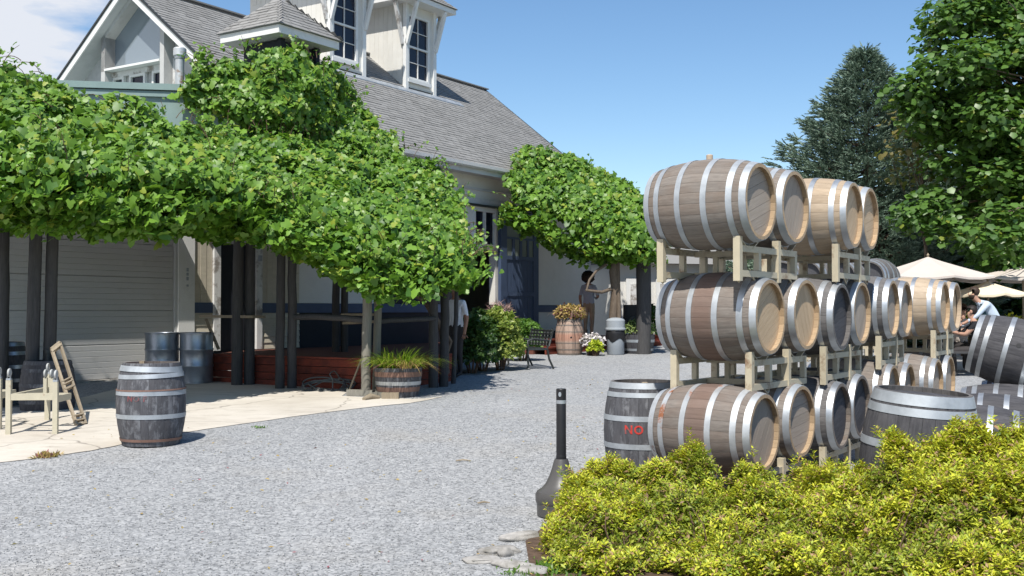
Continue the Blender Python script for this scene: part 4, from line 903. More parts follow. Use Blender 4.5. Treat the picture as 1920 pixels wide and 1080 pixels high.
# cast-iron bench seen end-on
bn = thing('garden_bench', 'dark iron garden bench beside the clipped shrubs', 'bench', ((990 - 960) / FPX * 22.9, 22.9, g(22.9)), R(-68))
for x in (-.55, .55):
    m = MB(); m.tube([(x, -.27, 0), (x, -.22, .06), (x, -.24, .25), (x, -.22, .40), (x, .0, .40), (x, .18, .40), (x, .26, .55), (x, .33, .82)], .022, 7); m.tube([(x, .2, .40), (x, .24, .2), (x, .34, .0)], .022, 7); m.tube([(x, -.22, .40), (x, -.24, .58), (x, -.1, .62), (x, .24, .58)], .018, 7); m.build('end_frame', M_['iron'], bn, smooth=50)
for i in range(6): m = MB(); m.box((0, -.2 + i * .075, .42), (1.1, .05, .022)); m.build('slat', M_['iron'], bn)
for i in range(5): m = MB(); m.bar((-.55, .235 + i * .02, .50 + i * .07), (.55, .235 + i * .02, .50 + i * .07), .02, .035); m.build('slat', M_['iron'], bn)
for i in range(7):
    m = MB(); x = -.48 + i * .16; m.bar((x, .22, .47), (x + .13, .325, .80), .014, .014); m.bar((x + .13, .222, .47), (x, .327, .80), .014, .014); m.build('lattice', M_['iron'], bn)

# bin, speaker, flower tub near the porch
tbx = (1154 - 960) / FPX * 27.6
tr = thing('litter_bin', 'grey litter bin with black liner and domed lid beside the vine trunk', 'bin', (tbx, 27.6, g(27.6)))
m = MB(); m.lathe([(.20, 0), (.215, .02), (.225, .55)], 28, cap0=True); m.build('body', M_['lid'], tr, smooth=40)
m = MB(); m.lathe([(.231, .36), (.235, .40), (.24, .50), (.238, .60), (.22, .62)], 28); 
for i, v_ in enumerate(m.v): m.v[i] = (v_[0] * (1 + .03 * math.sin(i * 2.1)), v_[1] * (1 + .03 * math.cos(i * 1.7)), v_[2] + (.05 * math.sin(i % 28 * .9) if v_[2] < .41 else 0))
m.build('liner', M_['black'], tr, smooth=50)
m = MB(); m.lathe([(.0, .62), (.26, .62), (.265, .66), (.235, .68), (.24, .86), (.20, .90), (.10, .93), (0, .935)], 24); m.build('lid', M_['lid'], tr, smooth=35)
sp = thing('loudspeaker', 'black loudspeaker cabinet on the far side of the vine trunk', 'speaker', ((1183 - 960) / FPX * 29.0, 29.0, .86), R(10))
m = MB(); m.box((0, 0, .58), (.34, .32, .62)); m.build('cabinet', M_['black'], sp); m = MB(); m.lathe([(.12, 0), (.1, .02), (.03, .005), (0, .02)], 20, M=Matrix.Translation((0, -.16, .48)) @ Matrix.Rotation(R(90), 4, 'X')); m.build('cone', M_['iron'], sp, smooth=40); m = MB(); m.box((0, 0, .14), (.06, .06, .27)); m.box((0, 0, .01), (.4, .4, .02)); m.build('stand', M_['iron'], sp)
ft = thing('flower_tub', 'low tub of pale and lime flowers beside the terracotta planter', 'planter', ((1112 - 960) / FPX * 27.3, 27.3, g(27.3)))
m = MB(); m.lathe([(.14, 0), (.2, .16), (.19, .16), (.15, .02)], 20, cap0=True); m.build('tub', M_['soil'], ft, smooth=40)

# parasols
def parasol(label, u, vtop, d, rad, drop, mat, sides=8):
    p = at(u, vtop, d); root = thing('parasol', label, 'parasol', (p.x, p.y, g(d))); zt = p.z - g(d)
    for k in range(sides):
        a0, a1 = 2 * math.pi * k / sides, 2 * math.pi * (k + 1) / sides; m = MB(); n = 5
        for i in range(n + 1):
            t_ = i / n; r_ = .02 + (rad - .02) * t_; zz = zt - drop * (t_ ** .92)
            for j in range(4):
                f_ = j / 3; a = a0 + (a1 - a0) * f_; sg = .06 * t_ * math.sin(math.pi * f_); rr = r_ * math.cos((a1 - a0) / 2) / math.cos(a - (a0 + a1) / 2)
                m.v.append((rr * math.cos(a), rr * math.sin(a), zz - sg * .7))
        for i in range(n):
            for j in range(3): m.f.append((i * 4 + j, i * 4 + j + 1, i * 4 + j + 5, i * 4 + j + 4)); m.mi.append(0)
        o = len(m.v); q = n * 4
        for j in range(4): x, y, zz = m.v[q + j]; m.v.append((x, y, zz - .04))
        for j in range(3): m.f.append((q + j, q + j + 1, o + j + 1, o + j)); m.mi.append(0)
        m.build('canopy_panel', M_[mat], root, smooth=40, fix=False)
        m = MB(); m.bar((0, 0, zt - .06), (rad * .97 * math.cos(a0), rad * .97 * math.sin(a0), zt - drop - .02), .014, .02); m.build('rib', M_['plank'], root)
    m = MB(); m.lathe([(.022, 0), (.022, zt + .03), (.03, zt + .04), (.0, zt + .09)], 10, cap0=True); m.build('pole', M_['plank'], root, smooth=40)
    m = MB(); m.lathe([(.25, 0), (.25, .05), (.05, .08)], 20, cap0=True, cap1=True); m.build('base', M_['iron'], root, smooth=30); return root
parasol('large pale parasol with leaf shadows behind the rear barrels', 1740, 482, 22.6, 1.36, .42, 'canvas')
parasol('shaded parasol under the maple, above the waiter', 1918, 499, 24.6, 1.45, .28, 'canvas')
parasol('cream parasol behind the waiter', 1852, 528, 21.9, .78, .24, 'canvas2')
# picnic table with things on it
tbl = thing('picnic_table', 'dark picnic table where people sit under the parasols', 'table', ((1805 - 960) / FPX * 21.3, 21.3, g(21.3)), R(8))
for i in range(5): m = MB(); m.box((0, -.32 + i * .16, .74), (1.7, .15, .035)); m.build('plank', M_['log_dark_shade'], tbl)
for s in (-1, 1):
    for i in range(2): m = MB(); m.box((0, s * (.62 + i * .14), .44), (1.7, .13, .035)); m.build('bench_plank', M_['log_dark_shade'], tbl)
    m = MB(); m.bar((s * .6, -.7, 0), (s * .6, -.2, .72), .06, .09); m.bar((s * .6, .7, 0), (s * .6, .2, .72), .06, .09); m.box((s * .6, 0, .40), (.05, 1.5, .08)); m.build('trestle', M_['log_dark_shade'], tbl)
for i, (dx, dy, lb) in enumerate(((-.1, .0, 'wine glass on the picnic table nearer the woman'), (.18, -.05, 'wine glass on the picnic table nearer the man in black'))):
    gl_ = thing('wine_glass', lb, 'glass', (tbl.location.x + dx, tbl.location.y + dy, g(21.3) + .76)); m = MB(); m.lathe([(.033, 0), (.004, .006), (.004, .08), (.03, .11), (.036, .14), (.028, .19)], 14); m.build('glass', M_['lid'], gl_, smooth=50)

# stone edging, mulch bed
mb_ = MB(); poly = [ground_at(u, v) for u, v in ((985, 1018), (1020, 990), (1075, 962), (1200, 935), (1500, 930), (1990, 925))]
poly += [Vector((6.0, 5.2, 0)), Vector((.55, 5.6, 0)), Vector((.12, 6.3, 0))]
mb_.add([(p.x, p.y, g(p.y) + .012) for p in poly], [tuple(range(len(poly)))[::-1]]); tag(mb_.build('mulch_bed', M_['mulch'], None, fix=False), 'dark bark mulch under the golden shrubs', kind='structure')
for i, (u, v, sx, sy, sz, rz, lb) in enumerate(((978, 1010, .16, .07, .035, 35, 'flat pale edging stone nearest the smokers post'), (938, 1036, .13, .075, .03, 20, 'flat pale edging stone on the outer corner of the bed'), (905, 1052, .12, .08, .02, 10, 'low edging stone sunk in the gravel'), (948, 1042, .055, .045, .042, 40, 'small round cobble on the bed edging'), (962, 1062, .13, .07, .03, -20, 'flat edging stone below the round cobble'), (1000, 1074, .10, .06, .03, -15, 'edging stone at the bottom of the bed'))):
    p = ground_at(u, v); bm = bmesh.new(); bmesh.ops.create_icosphere(bm, subdivisions=3, radius=1)
    for q in bm.verts:
        c = q.co.copy(); k = 1 + .28 * mnoise.noise(c * 1.4 + Vector((i * 7, 0, 0))) + .07 * mnoise.noise(c * 5 + Vector((i * 3, 1, 0))); e_ = .55 if 'round' not in lb else 1
        q.co = Vector((math.copysign(abs(c.x) ** e_, c.x) * sx * k, math.copysign(abs(c.y) ** e_, c.y) * sy * k, c.z * sz * (k if 'round' in lb else 1)))
    me = bpy.data.meshes.new('edging_stone'); bm.to_mesh(me); bm.free(); me.polygons.foreach_set('use_smooth', [True] * len(me.polygons)); me.materials.append(M_['stone'])
    o = ob('edging_stone', me); o.location = (p.x, p.y, p.z + sz * .35); o.rotation_euler = (0, 0, R(rz)); tag(o, lb, 'stone', 'stones edging the shrub bed')
for u, v, L_, lb in ((907, 946, .10, 'small orange twig on the gravel'), (868, 866, .14, 'small grey twig on the gravel farther from the shrubs')):
    p = ground_at(u, v); tag(MB().tube([p + Vector((-L_ / 2, 0, .012)), p + Vector((0, .01, .02)), p + Vector((L_ / 2, .02, .012))], [.006, .008, .004], 6).build('twig', M_['plank']), lb, 'twig')

# ================================================================== VEGETATION
def nrm(a): return a / (np.linalg.norm(a, axis=-1, keepdims=True) + 1e-9)
IVY = (np.array([(0, 0, 0), (0, -.20, .0), (.26, -.40, -.05), (.52, -.12, -.10), (.33, .10, -.04), (.30, .36, -.07), (0, .66, -.10), (-.30, .36, -.07), (-.33, .10, -.04), (-.52, -.12, -.10), (-.26, -.40, -.05)]), np.array([(0, i, i % 10 + 1) for i in range(1, 11)]))
LANCE = (np.array([(0, 0, 0), (.21, .45, .07), (0, 1, -.05), (-.21, .45, .07)]), np.array([(0, 1, 2), (0, 2, 3)]))
OVAL = (np.array([(0, 0, 0), (.26, .28, .06), (.26, .66, .05), (0, 1, -.04), (-.26, .66, .05), (-.26, .28, .06)]), np.array([(0, 1, 2), (0, 2, 3), (0, 3, 4), (0, 4, 5)]))
MAPLE = (np.array([(0, -.05, 0), (.34, -.38, -.04), (.56, .06, -.09), (.34, .34, -.05), (0, .62, -.10), (-.34, .34, -.05), (-.56, .06, -.09), (-.34, -.38, -.04)]), np.array([(0, i, i % 7 + 1) for i in range(1, 8)]))
NEEDLE = (np.array([(-.05, 0, 0), (.05, 0, 0), (0, 1, 0)]), np.array([(0, 1, 2)]))
def leaves(P, Nn, Tt, size, tpl):
    """place a leaf template at P with normal Nn and tip direction Tt"""
    tv, tf = tpl; n = nrm(Nn); t = Tt - n * np.sum(Tt * n, 1, keepdims=True); t = nrm(t); b = np.cross(t, n)
    s = np.asarray(size).reshape(-1, 1, 1)
    V = P[:, None] + s * (tv[None, :, 0:1] * b[:, None] + tv[None, :, 1:2] * t[:, None] + tv[None, :, 2:3] * n[:, None])
    T = tf[None] + (np.arange(len(P)) * len(tv))[:, None, None]
    return V.reshape(-1, 3), T.reshape(-1, 3)
def leaf_obj(name, P, Nn, Tt, size, tpl, mat, parent, kind='stuff'):
    V, T = leaves(P, Nn, Tt, size, tpl); o = ob(name, tri_mesh(name, V, T, M_[mat], smooth=False), parent)
    if kind: tag(o, kind=kind)
    return o
def catmull(G, s, t):
    """bi-cubic surface through a grid of points; s,t in 0..1"""
    G = np.asarray(G); a, b = G.shape[:2]
    def w(x, n):
        x = x * (n - 1); i = np.clip(np.floor(x).astype(int), 0, n - 2); f = x - i
        idx = np.stack([np.clip(i + k, 0, n - 1) for k in (-1, 0, 1, 2)], 1)
        W = np.stack([-.5 * f + f ** 2 - .5 * f ** 3, 1 - 2.5 * f ** 2 + 1.5 * f ** 3, .5 * f + 2 * f ** 2 - 1.5 * f ** 3, -.5 * f ** 2 + .5 * f ** 3], 1); return idx, W
    i1, w1 = w(s, a); i2, w2 = w(t, b); out = 0
    for p in range(4):
        for q in range(4): out = out + (w1[:, p] * w2[:, q])[:, None] * G[i1[:, p], i2[:, q]]
    return out
def lump(P, sc_, seed=0):
    return np.array([mnoise.noise(Vector((p[0] * sc_ + seed, p[1] * sc_, p[2] * sc_))) for p in P])
def vine(name, label, cols, N, size, parent_parts=None, thick=.30, bulge=.30, mat='vine', new=0.06, strands=40, seed=1, hang_s=1.0):
    r = np.random.default_rng(seed); G = np.array([[tuple(at(u, v, d)) for v, d in c] for u, c in cols])
    root = thing(name, label, 'vine')
    # area weighting
    S_ = r.random(N * 3); T_ = r.random(N * 3); e = 1e-3
    def ev(s, t): return catmull(G, np.clip(s, 0, 1), np.clip(t, 0, 1))
    du = ev(S_ + e, T_) - ev(S_ - e, T_); dv = ev(S_, T_ + e) - ev(S_, T_ - e); cr = np.cross(du, dv); ar = np.linalg.norm(cr, axis=1)
    keep = r.random(N * 3) < ar / np.quantile(ar, .93) * .75
    idx = np.where(keep)[0][:N]; s, t = S_[idx], T_[idx]; P = ev(s, t); nn = nrm(cr[idx])
    camd = nrm(np.array([0, 0, CAM_Z]) - P); nn = np.where((np.sum(nn * camd, 1) + nn[:, 2] < 0)[:, None], -nn, nn)
    d1 = lump(P, .75, seed) * bulge + lump(P, 1.8, seed + 9) * bulge * .9 + lump(P, 4.2, seed + 4) * .17
    depth = r.random(len(P)) ** 1.25 * -thick
    hollow = (lump(P, 1.9, seed + 30) + .6 * lump(P, 4.0, seed + 31) < -.13) & (r.random(len(P)) < .8); depth = np.where(hollow, -thick * r.uniform(.45, 1.0, len(P)), depth)
    P = P + nn * (d1 + depth)[:, None] + r.normal(0, .03, P.shape)
    down = np.array([0, 0, -1.0]) + r.normal(0, .45, P.shape)
    Nn = nn * .6 + np.array([-.10, -.50, .40]) + r.normal(0, .60, P.shape)
    sz = size * np.clip(r.lognormal(0, .32, len(P)), .4, 1.7)
    mk = (r.random(len(P)) < .2) & (t > .46) & (t < .95) & (s > .02) & (s < .97); Pm = P[mk] - nn[mk] * (thick * .75); leaf_obj('inner_foliage', Pm, nn[mk] + r.normal(0, .25, Pm.shape), down[mk], sz[mk] * 1.6, IVY, mat, root)  # extra layer of larger leaves, added to stop light leaking through
    isn = (r.random(len(P)) < new) & (depth > -.08)
    leaf_obj('foliage', P[~isn], Nn[~isn], down[~isn], sz[~isn], IVY, mat, root); leaf_obj('young_foliage', P[isn] + nn[isn] * .05, Nn[isn], down[isn], sz[isn] * .8, IVY, 'vine_new', root)
    # trailing strands along the lip and over the outline
    SP = []; stm = MB()
    for k in range(strands):
        if r.random() < .35: a, b = r.random(), 0.0
        elif r.random() < .4: a, b = r.random(), 1.0
        elif r.random() < .75: a, b = r.random(), r.uniform(.2, .95)
        else: a, b = (1.0 if r.random() < .7 else 0.0), r.random()
        p = ev(np.array([a]), np.array([b]))[0]; n_ = nrm((p - ev(np.array([.5]), np.array([.5]))[0])[None])[0] if b in (0.0, 1.0) or a in (0.0, 1.0) else nrm(np.array([[r.normal(0, .4), -.6, .9]]))[0]
        d = n_ * .8 + r.normal(0, .5, 3) + np.array([0, 0, -.5 if b == 0 else .6]); d = d / np.linalg.norm(d); L = r.uniform(.15, .55) * hang_s; q = p.copy(); pts = [q.copy()]
        for i in range(5):
            q = q + d * L / 5; d = d + np.array([0, 0, -.22]) + r.normal(0, .1, 3); d = d / np.linalg.norm(d); pts.append(q.copy()); SP.append((*q, *d))
        stm.tube(pts, [.007, .006, .006, .005, .004, .003], 4, False)
    SP = np.array(SP); 
    leaf_obj('trailing_foliage', SP[:, :3] + r.normal(0, .03, (len(SP), 3)), r.normal(0, .5, (len(SP), 3)) + np.array([0, -.5, .5]), np.array([0, 0, -1.]) + r.normal(0, .4, (len(SP), 3)), size * r.uniform(.4, .9, len(SP)), IVY, mat, root)
    tag(stm.build('stems', M_['twig'], root, fix=False), kind='stuff')
    return root, ev
VC = [(-170, [(352, 15.0), (366, 13.7), (305, 12.9), (225, 13.7), (150, 14.8), (98, 15.7)]),
      (0, [(352, 15.3), (366, 14.0), (300, 13.2), (225, 14.1), (152, 15.3), (98, 16.2)]),
      (100, [(354, 15.6), (368, 14.3), (305, 13.5), (240, 14.6), (192, 15.7), (152, 16.5)]),
      (200, [(356, 16.2), (372, 14.8), (315, 14.0), (262, 15.2), (225, 16.3), (192, 17.0)]),
      (300, [(362, 17.0), (380, 15.5), (330, 14.7), (282, 15.9), (245, 17.1), (214, 17.8)]),
      (400, [(368, 18.0), (388, 16.3), (345, 15.5), (305, 16.8), (270, 18.5), (234, 19.7)]),
      (500, [(382, 18.5), (398, 16.8), (364, 16.2), (322, 17.6), (275, 19.8), (227, 21.4)]),
      (600, [(418, 18.5), (430, 16.4), (398, 16.3), (345, 17.8), (285, 20.8), (208, 24.0)]),
      (685, [(470, 18.3), (482, 16.4), (450, 16.3), (385, 18), (300, 21.8), (208, 25.4)]),
      (770, [(484, 18.3), (494, 16.4), (468, 16.4), (415, 18), (356, 21), (288, 24.4)]),
      (845, [(472, 18.6), (482, 17.0), (468, 16.9), (442, 18.4), (394, 20.6), (338, 23.2)]),
      (885, [(472, 19.0), (480, 17.9), (474, 17.8), (468, 18.2), (466, 18.8), (448, 19.6)])]
V1, _ = vine('grape_vine', 'huge grape vine covering the pergola and climbing toward the turret', VC, 98000, .108, strands=300, seed=3, thick=.46, bulge=.19)
# upper growth on the roof and round the turret
RC = [(372, [(135, 19.9), (115, 20.2), (95, 20.6)]), (450, [(215, 20.2), (160, 20.4), (100, 20.8)]), (530, [(225, 20.6), (150, 20.8), (78, 21.3)]), (600, [(235, 22.0), (170, 22.3), (112, 22.8)]), (640, [(240, 23.6), (190, 23.9), (142, 24.3)]), (672, [(245, 24.8), (215, 24.9), (188, 25.2)])]
vine('climbing_vine', 'vine climbing over the roof corner and up to the little turret', RC, 18000, .112, thick=.5, bulge=.26, strands=90, seed=8)
V2C = [(952, [(385, 29.2), (378, 28.8), (362, 28.6), (350, 28.8), (338, 29.3), (336, 30.3)]), (982, [(400, 29.0), (395, 28.5), (365, 28.3), (325, 28.9), (285, 30.2), (287, 31.4)]), (1045, [(425, 28.6), (418, 28.1), (385, 27.9), (340, 28.6), (298, 30.4), (300, 32.6)]), (1110, [(452, 28.2), (446, 27.6), (405, 27.4), (355, 28.3), (318, 30.0), (322, 33.4)]), (1170, [(468, 27.8), (464, 27.1), (425, 26.9), (385, 27.7), (348, 29.2), (352, 33.0)]), (1212, [(470, 27.5), (468, 26.9), (440, 26.8), (412, 27.2), (386, 28.0), (390, 31)]), (1232, [(470, 27.5), (468, 27.1), (460, 27), (450, 27.1), (442, 27.4), (440, 28.5)])]  # last point of each column is added out of view to shade the wall
V2, _ = vine('grape_vine', 'smaller grape vine mound over the porch behind the barrels', V2C, 36000, .120, strands=130, seed=5, bulge=.20, thick=.46)
# woody trunks
m = MB()
tp_ = [(1152, 640, 27.8), (1150, 590, 27.7), (1155, 545, 27.7), (1150, 510, 27.7), (1156, 470, 27.8)]
m.tube([at(*q) for q in tp_], [.13, .11, .12, .11, .10], 10); m.tube([at(1152, 540, 27.7), at(1128, 548, 27.4), at(1098, 544, 27.3)], [.05, .04, .03], 8); m.tube([at(1100, 544, 27.3), at(1105, 525, 27.4), at(1118, 508, 27.5), at(1136, 496, 27.7)], [.025, .03, .03, .04], 8); m.tube([at(1162, 640, 27.6), at(1160, 560, 27.6), at(1158, 480, 27.7)], [.06, .05, .05], 8)
m.build('trunk', M_['bark'], V2, smooth=50)
m = MB(); pa, pb = at(1206, 470, 27.9), at(1206, 620, 27.9); m.tube([(pb.x, pb.y, g(27.9)), (pb.x + .02, pb.y, 1.8), (pa.x, pa.y, pa.z)], .19, 12); m.build('post', M_['log_dark_shade'], V2, smooth=50)
m = MB(); m.tube([at(838, 700, 18.8), at(828, 620, 18.7), at(800, 570, 18.4), at(770, 545, 18.2)], [.05, .05, .045, .04], 8); m.tube([at(828, 690, 18.9), at(845, 640, 18.9), at(815, 590, 18.6)], [.04, .035, .03], 8); m.build('trunk', M_['bark'], V1, smooth=50)

t_ = r0.uniform(-1, 1, (N0, 3)); t_[:, 2] *= .1
tag(leaf_obj('leaf_litter', P0_, np.array([0, 0, 1.]) + r0.normal(0, .25, (N0, 3)), t_, r0.uniform(.02, .05, N0), LANCE, 'dryflower', None), 'dead leaves and straw scattered over the gravel')
# ---- golden spirea along the bed
def spirea(label, lobes, ntips, seed, bare=None):
    """lobes: list of (x,y,rx,ry,h)"""
    r = np.random.default_rng(seed); root = thing('spirea_shrub', label, 'shrub', group='golden shrubs along the bed')
    lob = np.array(lobes); gz = np.array([g(q[1]) for q in lob]); wts = lob[:, 2] * lob[:, 4]; wts = wts / wts.sum()
    k = r.choice(len(lob), ntips * 3, p=wts); d = nrm(r.normal(0, 1, (ntips * 3, 3))); d[:, 2] = np.where(d[:, 2] < -.15, -d[:, 2], d[:, 2])
    L = lob[k]; P = np.stack([L[:, 0] + d[:, 0] * L[:, 2], L[:, 1] + d[:, 1] * L[:, 3], gz[k] + L[:, 4] * (.38 + d[:, 2] * .62)], 1)
    ins = np.zeros(len(P), bool)
    for q, z in zip(lob, gz):
        e = ((P[:, 0] - q[0]) / q[2]) ** 2 + ((P[:, 1] - q[1]) / q[3]) ** 2 + ((P[:, 2] - z - .38 * q[4]) / (.62 * q[4])) ** 2; ins |= e < .88
    keep = np.where(~ins & (P[:, 2] > gz[k] + .03))[0][:ntips]; P, d = P[keep], d[keep]
    nz = lump(P, 3.6, seed) * .15 + lump(P, 8, seed + 5) * .10
    spike = np.where(r.random(len(P)) < .04, r.uniform(.03, .12, len(P)), 0)
    P = P + d * (nz + spike - r.random(len(P)) ** 2 * .14)[:, None]
    if bare is not None:
        dd = np.linalg.norm((P - np.array(bare[:3])) / np.array([bare[3], bare[3], bare[3]]), axis=1); kp = (dd > 1) | (r.random(len(P)) < .16 + .5 * np.clip(dd, 0, 1) ** 3); P, d = P[kp], d[kp]
    up = nrm(d * .75 + np.array([0, 0, .9]) + r.normal(0, .28, P.shape))
    NL = 12; Q = np.repeat(P, NL, 0); U = np.repeat(up, NL, 0); j = np.tile(np.arange(NL), len(P)); ph = r.uniform(0, 6.28, len(P)).repeat(NL) + j * 2.4
    a = nrm(np.cross(U, np.array([.3, .9, .2]))); b = np.cross(U, a); rad = a * np.cos(ph)[:, None] + b * np.sin(ph)[:, None]
    back = (j / NL)[:, None]; tip = nrm(U * (1.05 - back * .75) + rad * (.35 + back * .75) + r.normal(0, .16, Q.shape))
    Q = Q - U * back * .075 + rad * .003; Nn = U - rad * .5 + r.normal(0, .25, Q.shape)
    sz = (.025 + .020 * back[:, 0]) * r.uniform(.75, 1.35, len(Q))
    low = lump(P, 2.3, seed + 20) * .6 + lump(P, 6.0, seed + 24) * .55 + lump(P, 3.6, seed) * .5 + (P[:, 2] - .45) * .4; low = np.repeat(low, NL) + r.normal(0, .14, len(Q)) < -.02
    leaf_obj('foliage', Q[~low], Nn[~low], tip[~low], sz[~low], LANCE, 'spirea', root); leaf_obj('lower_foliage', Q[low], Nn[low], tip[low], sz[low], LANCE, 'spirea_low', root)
    # twigs from the crown base to the tips, and older leaves deeper in
    tw = r.choice(len(P), min(500, len(P)), replace=False); m = MB()
    for i in tw:
        q = lob[np.argmin(np.sum((lob[:, :2] - P[i, :2]) ** 2, 1))]; b0 = Vector((q[0] + r.normal(0, .08), q[1] + r.normal(0, .08), g(q[1]) + .0)); p = Vector(P[i]); mid = b0.lerp(p, .55) + Vector((r.normal(0, .04), r.normal(0, .04), .05)); m.tube([b0, mid, p], [.006, .004, .002], 4, False)
    tag(m.build('stems', M_['twig'], root, fix=False), kind='stuff')
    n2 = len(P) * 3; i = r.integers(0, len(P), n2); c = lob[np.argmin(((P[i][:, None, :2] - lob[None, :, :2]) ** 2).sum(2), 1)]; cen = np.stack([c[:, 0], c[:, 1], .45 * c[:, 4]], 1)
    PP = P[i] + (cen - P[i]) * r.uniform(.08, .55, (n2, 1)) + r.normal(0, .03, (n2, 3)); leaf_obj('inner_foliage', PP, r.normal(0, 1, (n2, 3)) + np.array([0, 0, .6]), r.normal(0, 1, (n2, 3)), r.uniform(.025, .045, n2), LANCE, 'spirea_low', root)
    return root
def lo(u, v, d, rx, ry):                                # lobe whose top shows at pixel (u,v)
    p = at(u, v, d); return (p.x, p.y, rx, ry, p.z - g(d))
spirea('golden spirea shrub beside the smokers post, below the NO barrel', [lo(1150, 866, 7.75, .34, .38), lo(1120, 925, 7.3, .32, .34), lo(1235, 860, 7.75, .34, .36), lo(1300, 862, 7.7, .20, .22), lo(1200, 930, 7.15, .46, .36), lo(1092, 990, 7.1, .24, .26), lo(1290, 925, 7.2, .40, .36), lo(1180, 1010, 6.75, .40, .30), lo(1310, 1010, 6.7, .34, .30)], 6400, 21)
spirea('golden spirea shrub with a bare brown patch in the middle of the bed', [lo(1420, 868, 7.6, .26, .26), lo(1520, 868, 7.5, .30, .28), lo(1400, 920, 7.15, .42, .36), lo(1560, 905, 7.0, .46, .40), lo(1470, 970, 6.75, .45, .36), lo(1630, 880, 7.15, .30, .28), lo(1400, 1020, 6.5, .38, .30), lo(1540, 1010, 6.4, .42, .32)], 6400, 22, (*at(1390, 985, 6.75), .33))
spirea('tallest golden spirea shrub at the end of the bed by the loose pile', [lo(1740, 818, 6.85, .36, .34), lo(1820, 806, 6.75, .34, .34), lo(1910, 788, 6.7, .34, .34), lo(1760, 890, 6.4, .46, .36), lo(1900, 870, 6.25, .44, .36), lo(1680, 930, 6.5, .36, .34), lo(1990, 810, 6.6, .40, .36), lo(1830, 960, 6.1, .44, .3), lo(1680, 1010, 6.15, .40, .30), lo(1900, 1000, 5.9, .40, .30)], 7200, 23)
# fine weeds at the bed corner
def tuft(name, label, x, y, N, size, mat, rad, cat='plant', h=.5):
    r = np.random.default_rng(int(abs(x * 1000)) + 3); P = np.stack([x + r.normal(0, rad * .5, N), y + r.normal(0, rad * .5, N), np.full(N, g(y) + .005)], 1)
    t = nrm(np.stack([r.normal(0, .6, N), r.normal(0, .6, N), np.full(N, 1.0)], 1)); o = leaf_obj(name, P, r.normal(0, 1, (N, 3)), t, size * r.uniform(.5, 1.2, N), LANCE, mat, None, None); tag(o, label, kind='stuff'); return o
p = ground_at(1045, 1068); tuft('weeds', 'low green weeds at the foot of the golden shrub', p.x, p.y, 420, .045, 'shrub', .20)
p = ground_at(975, 1076); tuft('weeds', 'sparse weeds between the edging stones and gravel', p.x, p.y, 120, .03, 'shrub', .12)
p = ground_at(487, 803); tuft('grass_tuft', 'tiny grass tuft growing at the concrete edge', p.x, p.y, 60, .03, 'shrub', .08)
p = ground_at(85, 857); tuft('dry_grass', 'dry straw tuft at the concrete edge near the frame border', p.x, p.y, 160, .06, 'dryflower', .12)

# ---- shrubs by the barn door
def blob_shrub(name, label, c, rad, N, size, tpl, mat, seed, thick=.35, cat='shrub', spiky=0.0, group=None, low=-.4):
    r = np.random.default_rng(seed); d = nrm(r.normal(0, 1, (N, 3))); d[:, 2] = np.where(d[:, 2] < low, -d[:, 2], d[:, 2])
    k = 1 - thick * r.random(N) ** 1.6; P = np.array(c) + d * np.array(rad) * k[:, None]
    nz = lump(P / max(rad), 2.2, seed) * .22 + lump(P / max(rad), 5.5, seed + 3) * .12; P = P + d * (nz * max(rad))[:, None]; P[:, 2] = np.maximum(P[:, 2], g(c[1]) + .02)
    t = d * .7 + np.array([0, 0, .35]) + r.normal(0, .5, P.shape); Nn = d * .5 + np.array([0, 0, .5]) + r.normal(0, .5, P.shape)
    root = thing(name, label, cat, group=group) if name else None
    o = leaf_obj('crown', P, Nn, t, size * r.uniform(.55, 1.25, N), tpl, mat, root)
    if root:
        m = MB()
        for i in range(9): a = i * .7; m.tube([(c[0] + .06 * math.cos(a), c[1] + .06 * math.sin(a), g(c[1]) - .03), (c[0] + rad[0] * .5 * math.cos(a), c[1] + rad[1] * .5 * math.sin(a), c[2])], [.02, .008], 5)
        m.build('stems', M_['twig'], root)
    return root or o
def gp(u, d): return (u - 960) / FPX * d
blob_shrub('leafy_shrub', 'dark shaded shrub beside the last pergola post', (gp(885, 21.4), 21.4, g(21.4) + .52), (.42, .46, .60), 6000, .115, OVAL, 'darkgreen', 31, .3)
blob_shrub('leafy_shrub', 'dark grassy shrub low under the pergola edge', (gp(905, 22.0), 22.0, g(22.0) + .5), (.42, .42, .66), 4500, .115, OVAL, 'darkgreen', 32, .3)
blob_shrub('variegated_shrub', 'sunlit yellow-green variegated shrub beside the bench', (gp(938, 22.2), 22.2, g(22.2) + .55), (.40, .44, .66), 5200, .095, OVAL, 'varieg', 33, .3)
blob_shrub('clipped_shrub', 'rounded bright green clipped shrub below the barn door', (gp(980, 25.2), 25.2, g(25.2) + .48), (.42, .44, .47), 5500, .068, OVAL, 'shrub', 34, .25)
blob_shrub('pink_grass', 'pinkish feathery seed heads above the variegated shrub', (gp(937, 23.2), 23.2, g(23.2) + 1.1), (.28, .26, .26), 420, .17, NEEDLE, 'pink', 35, .6)
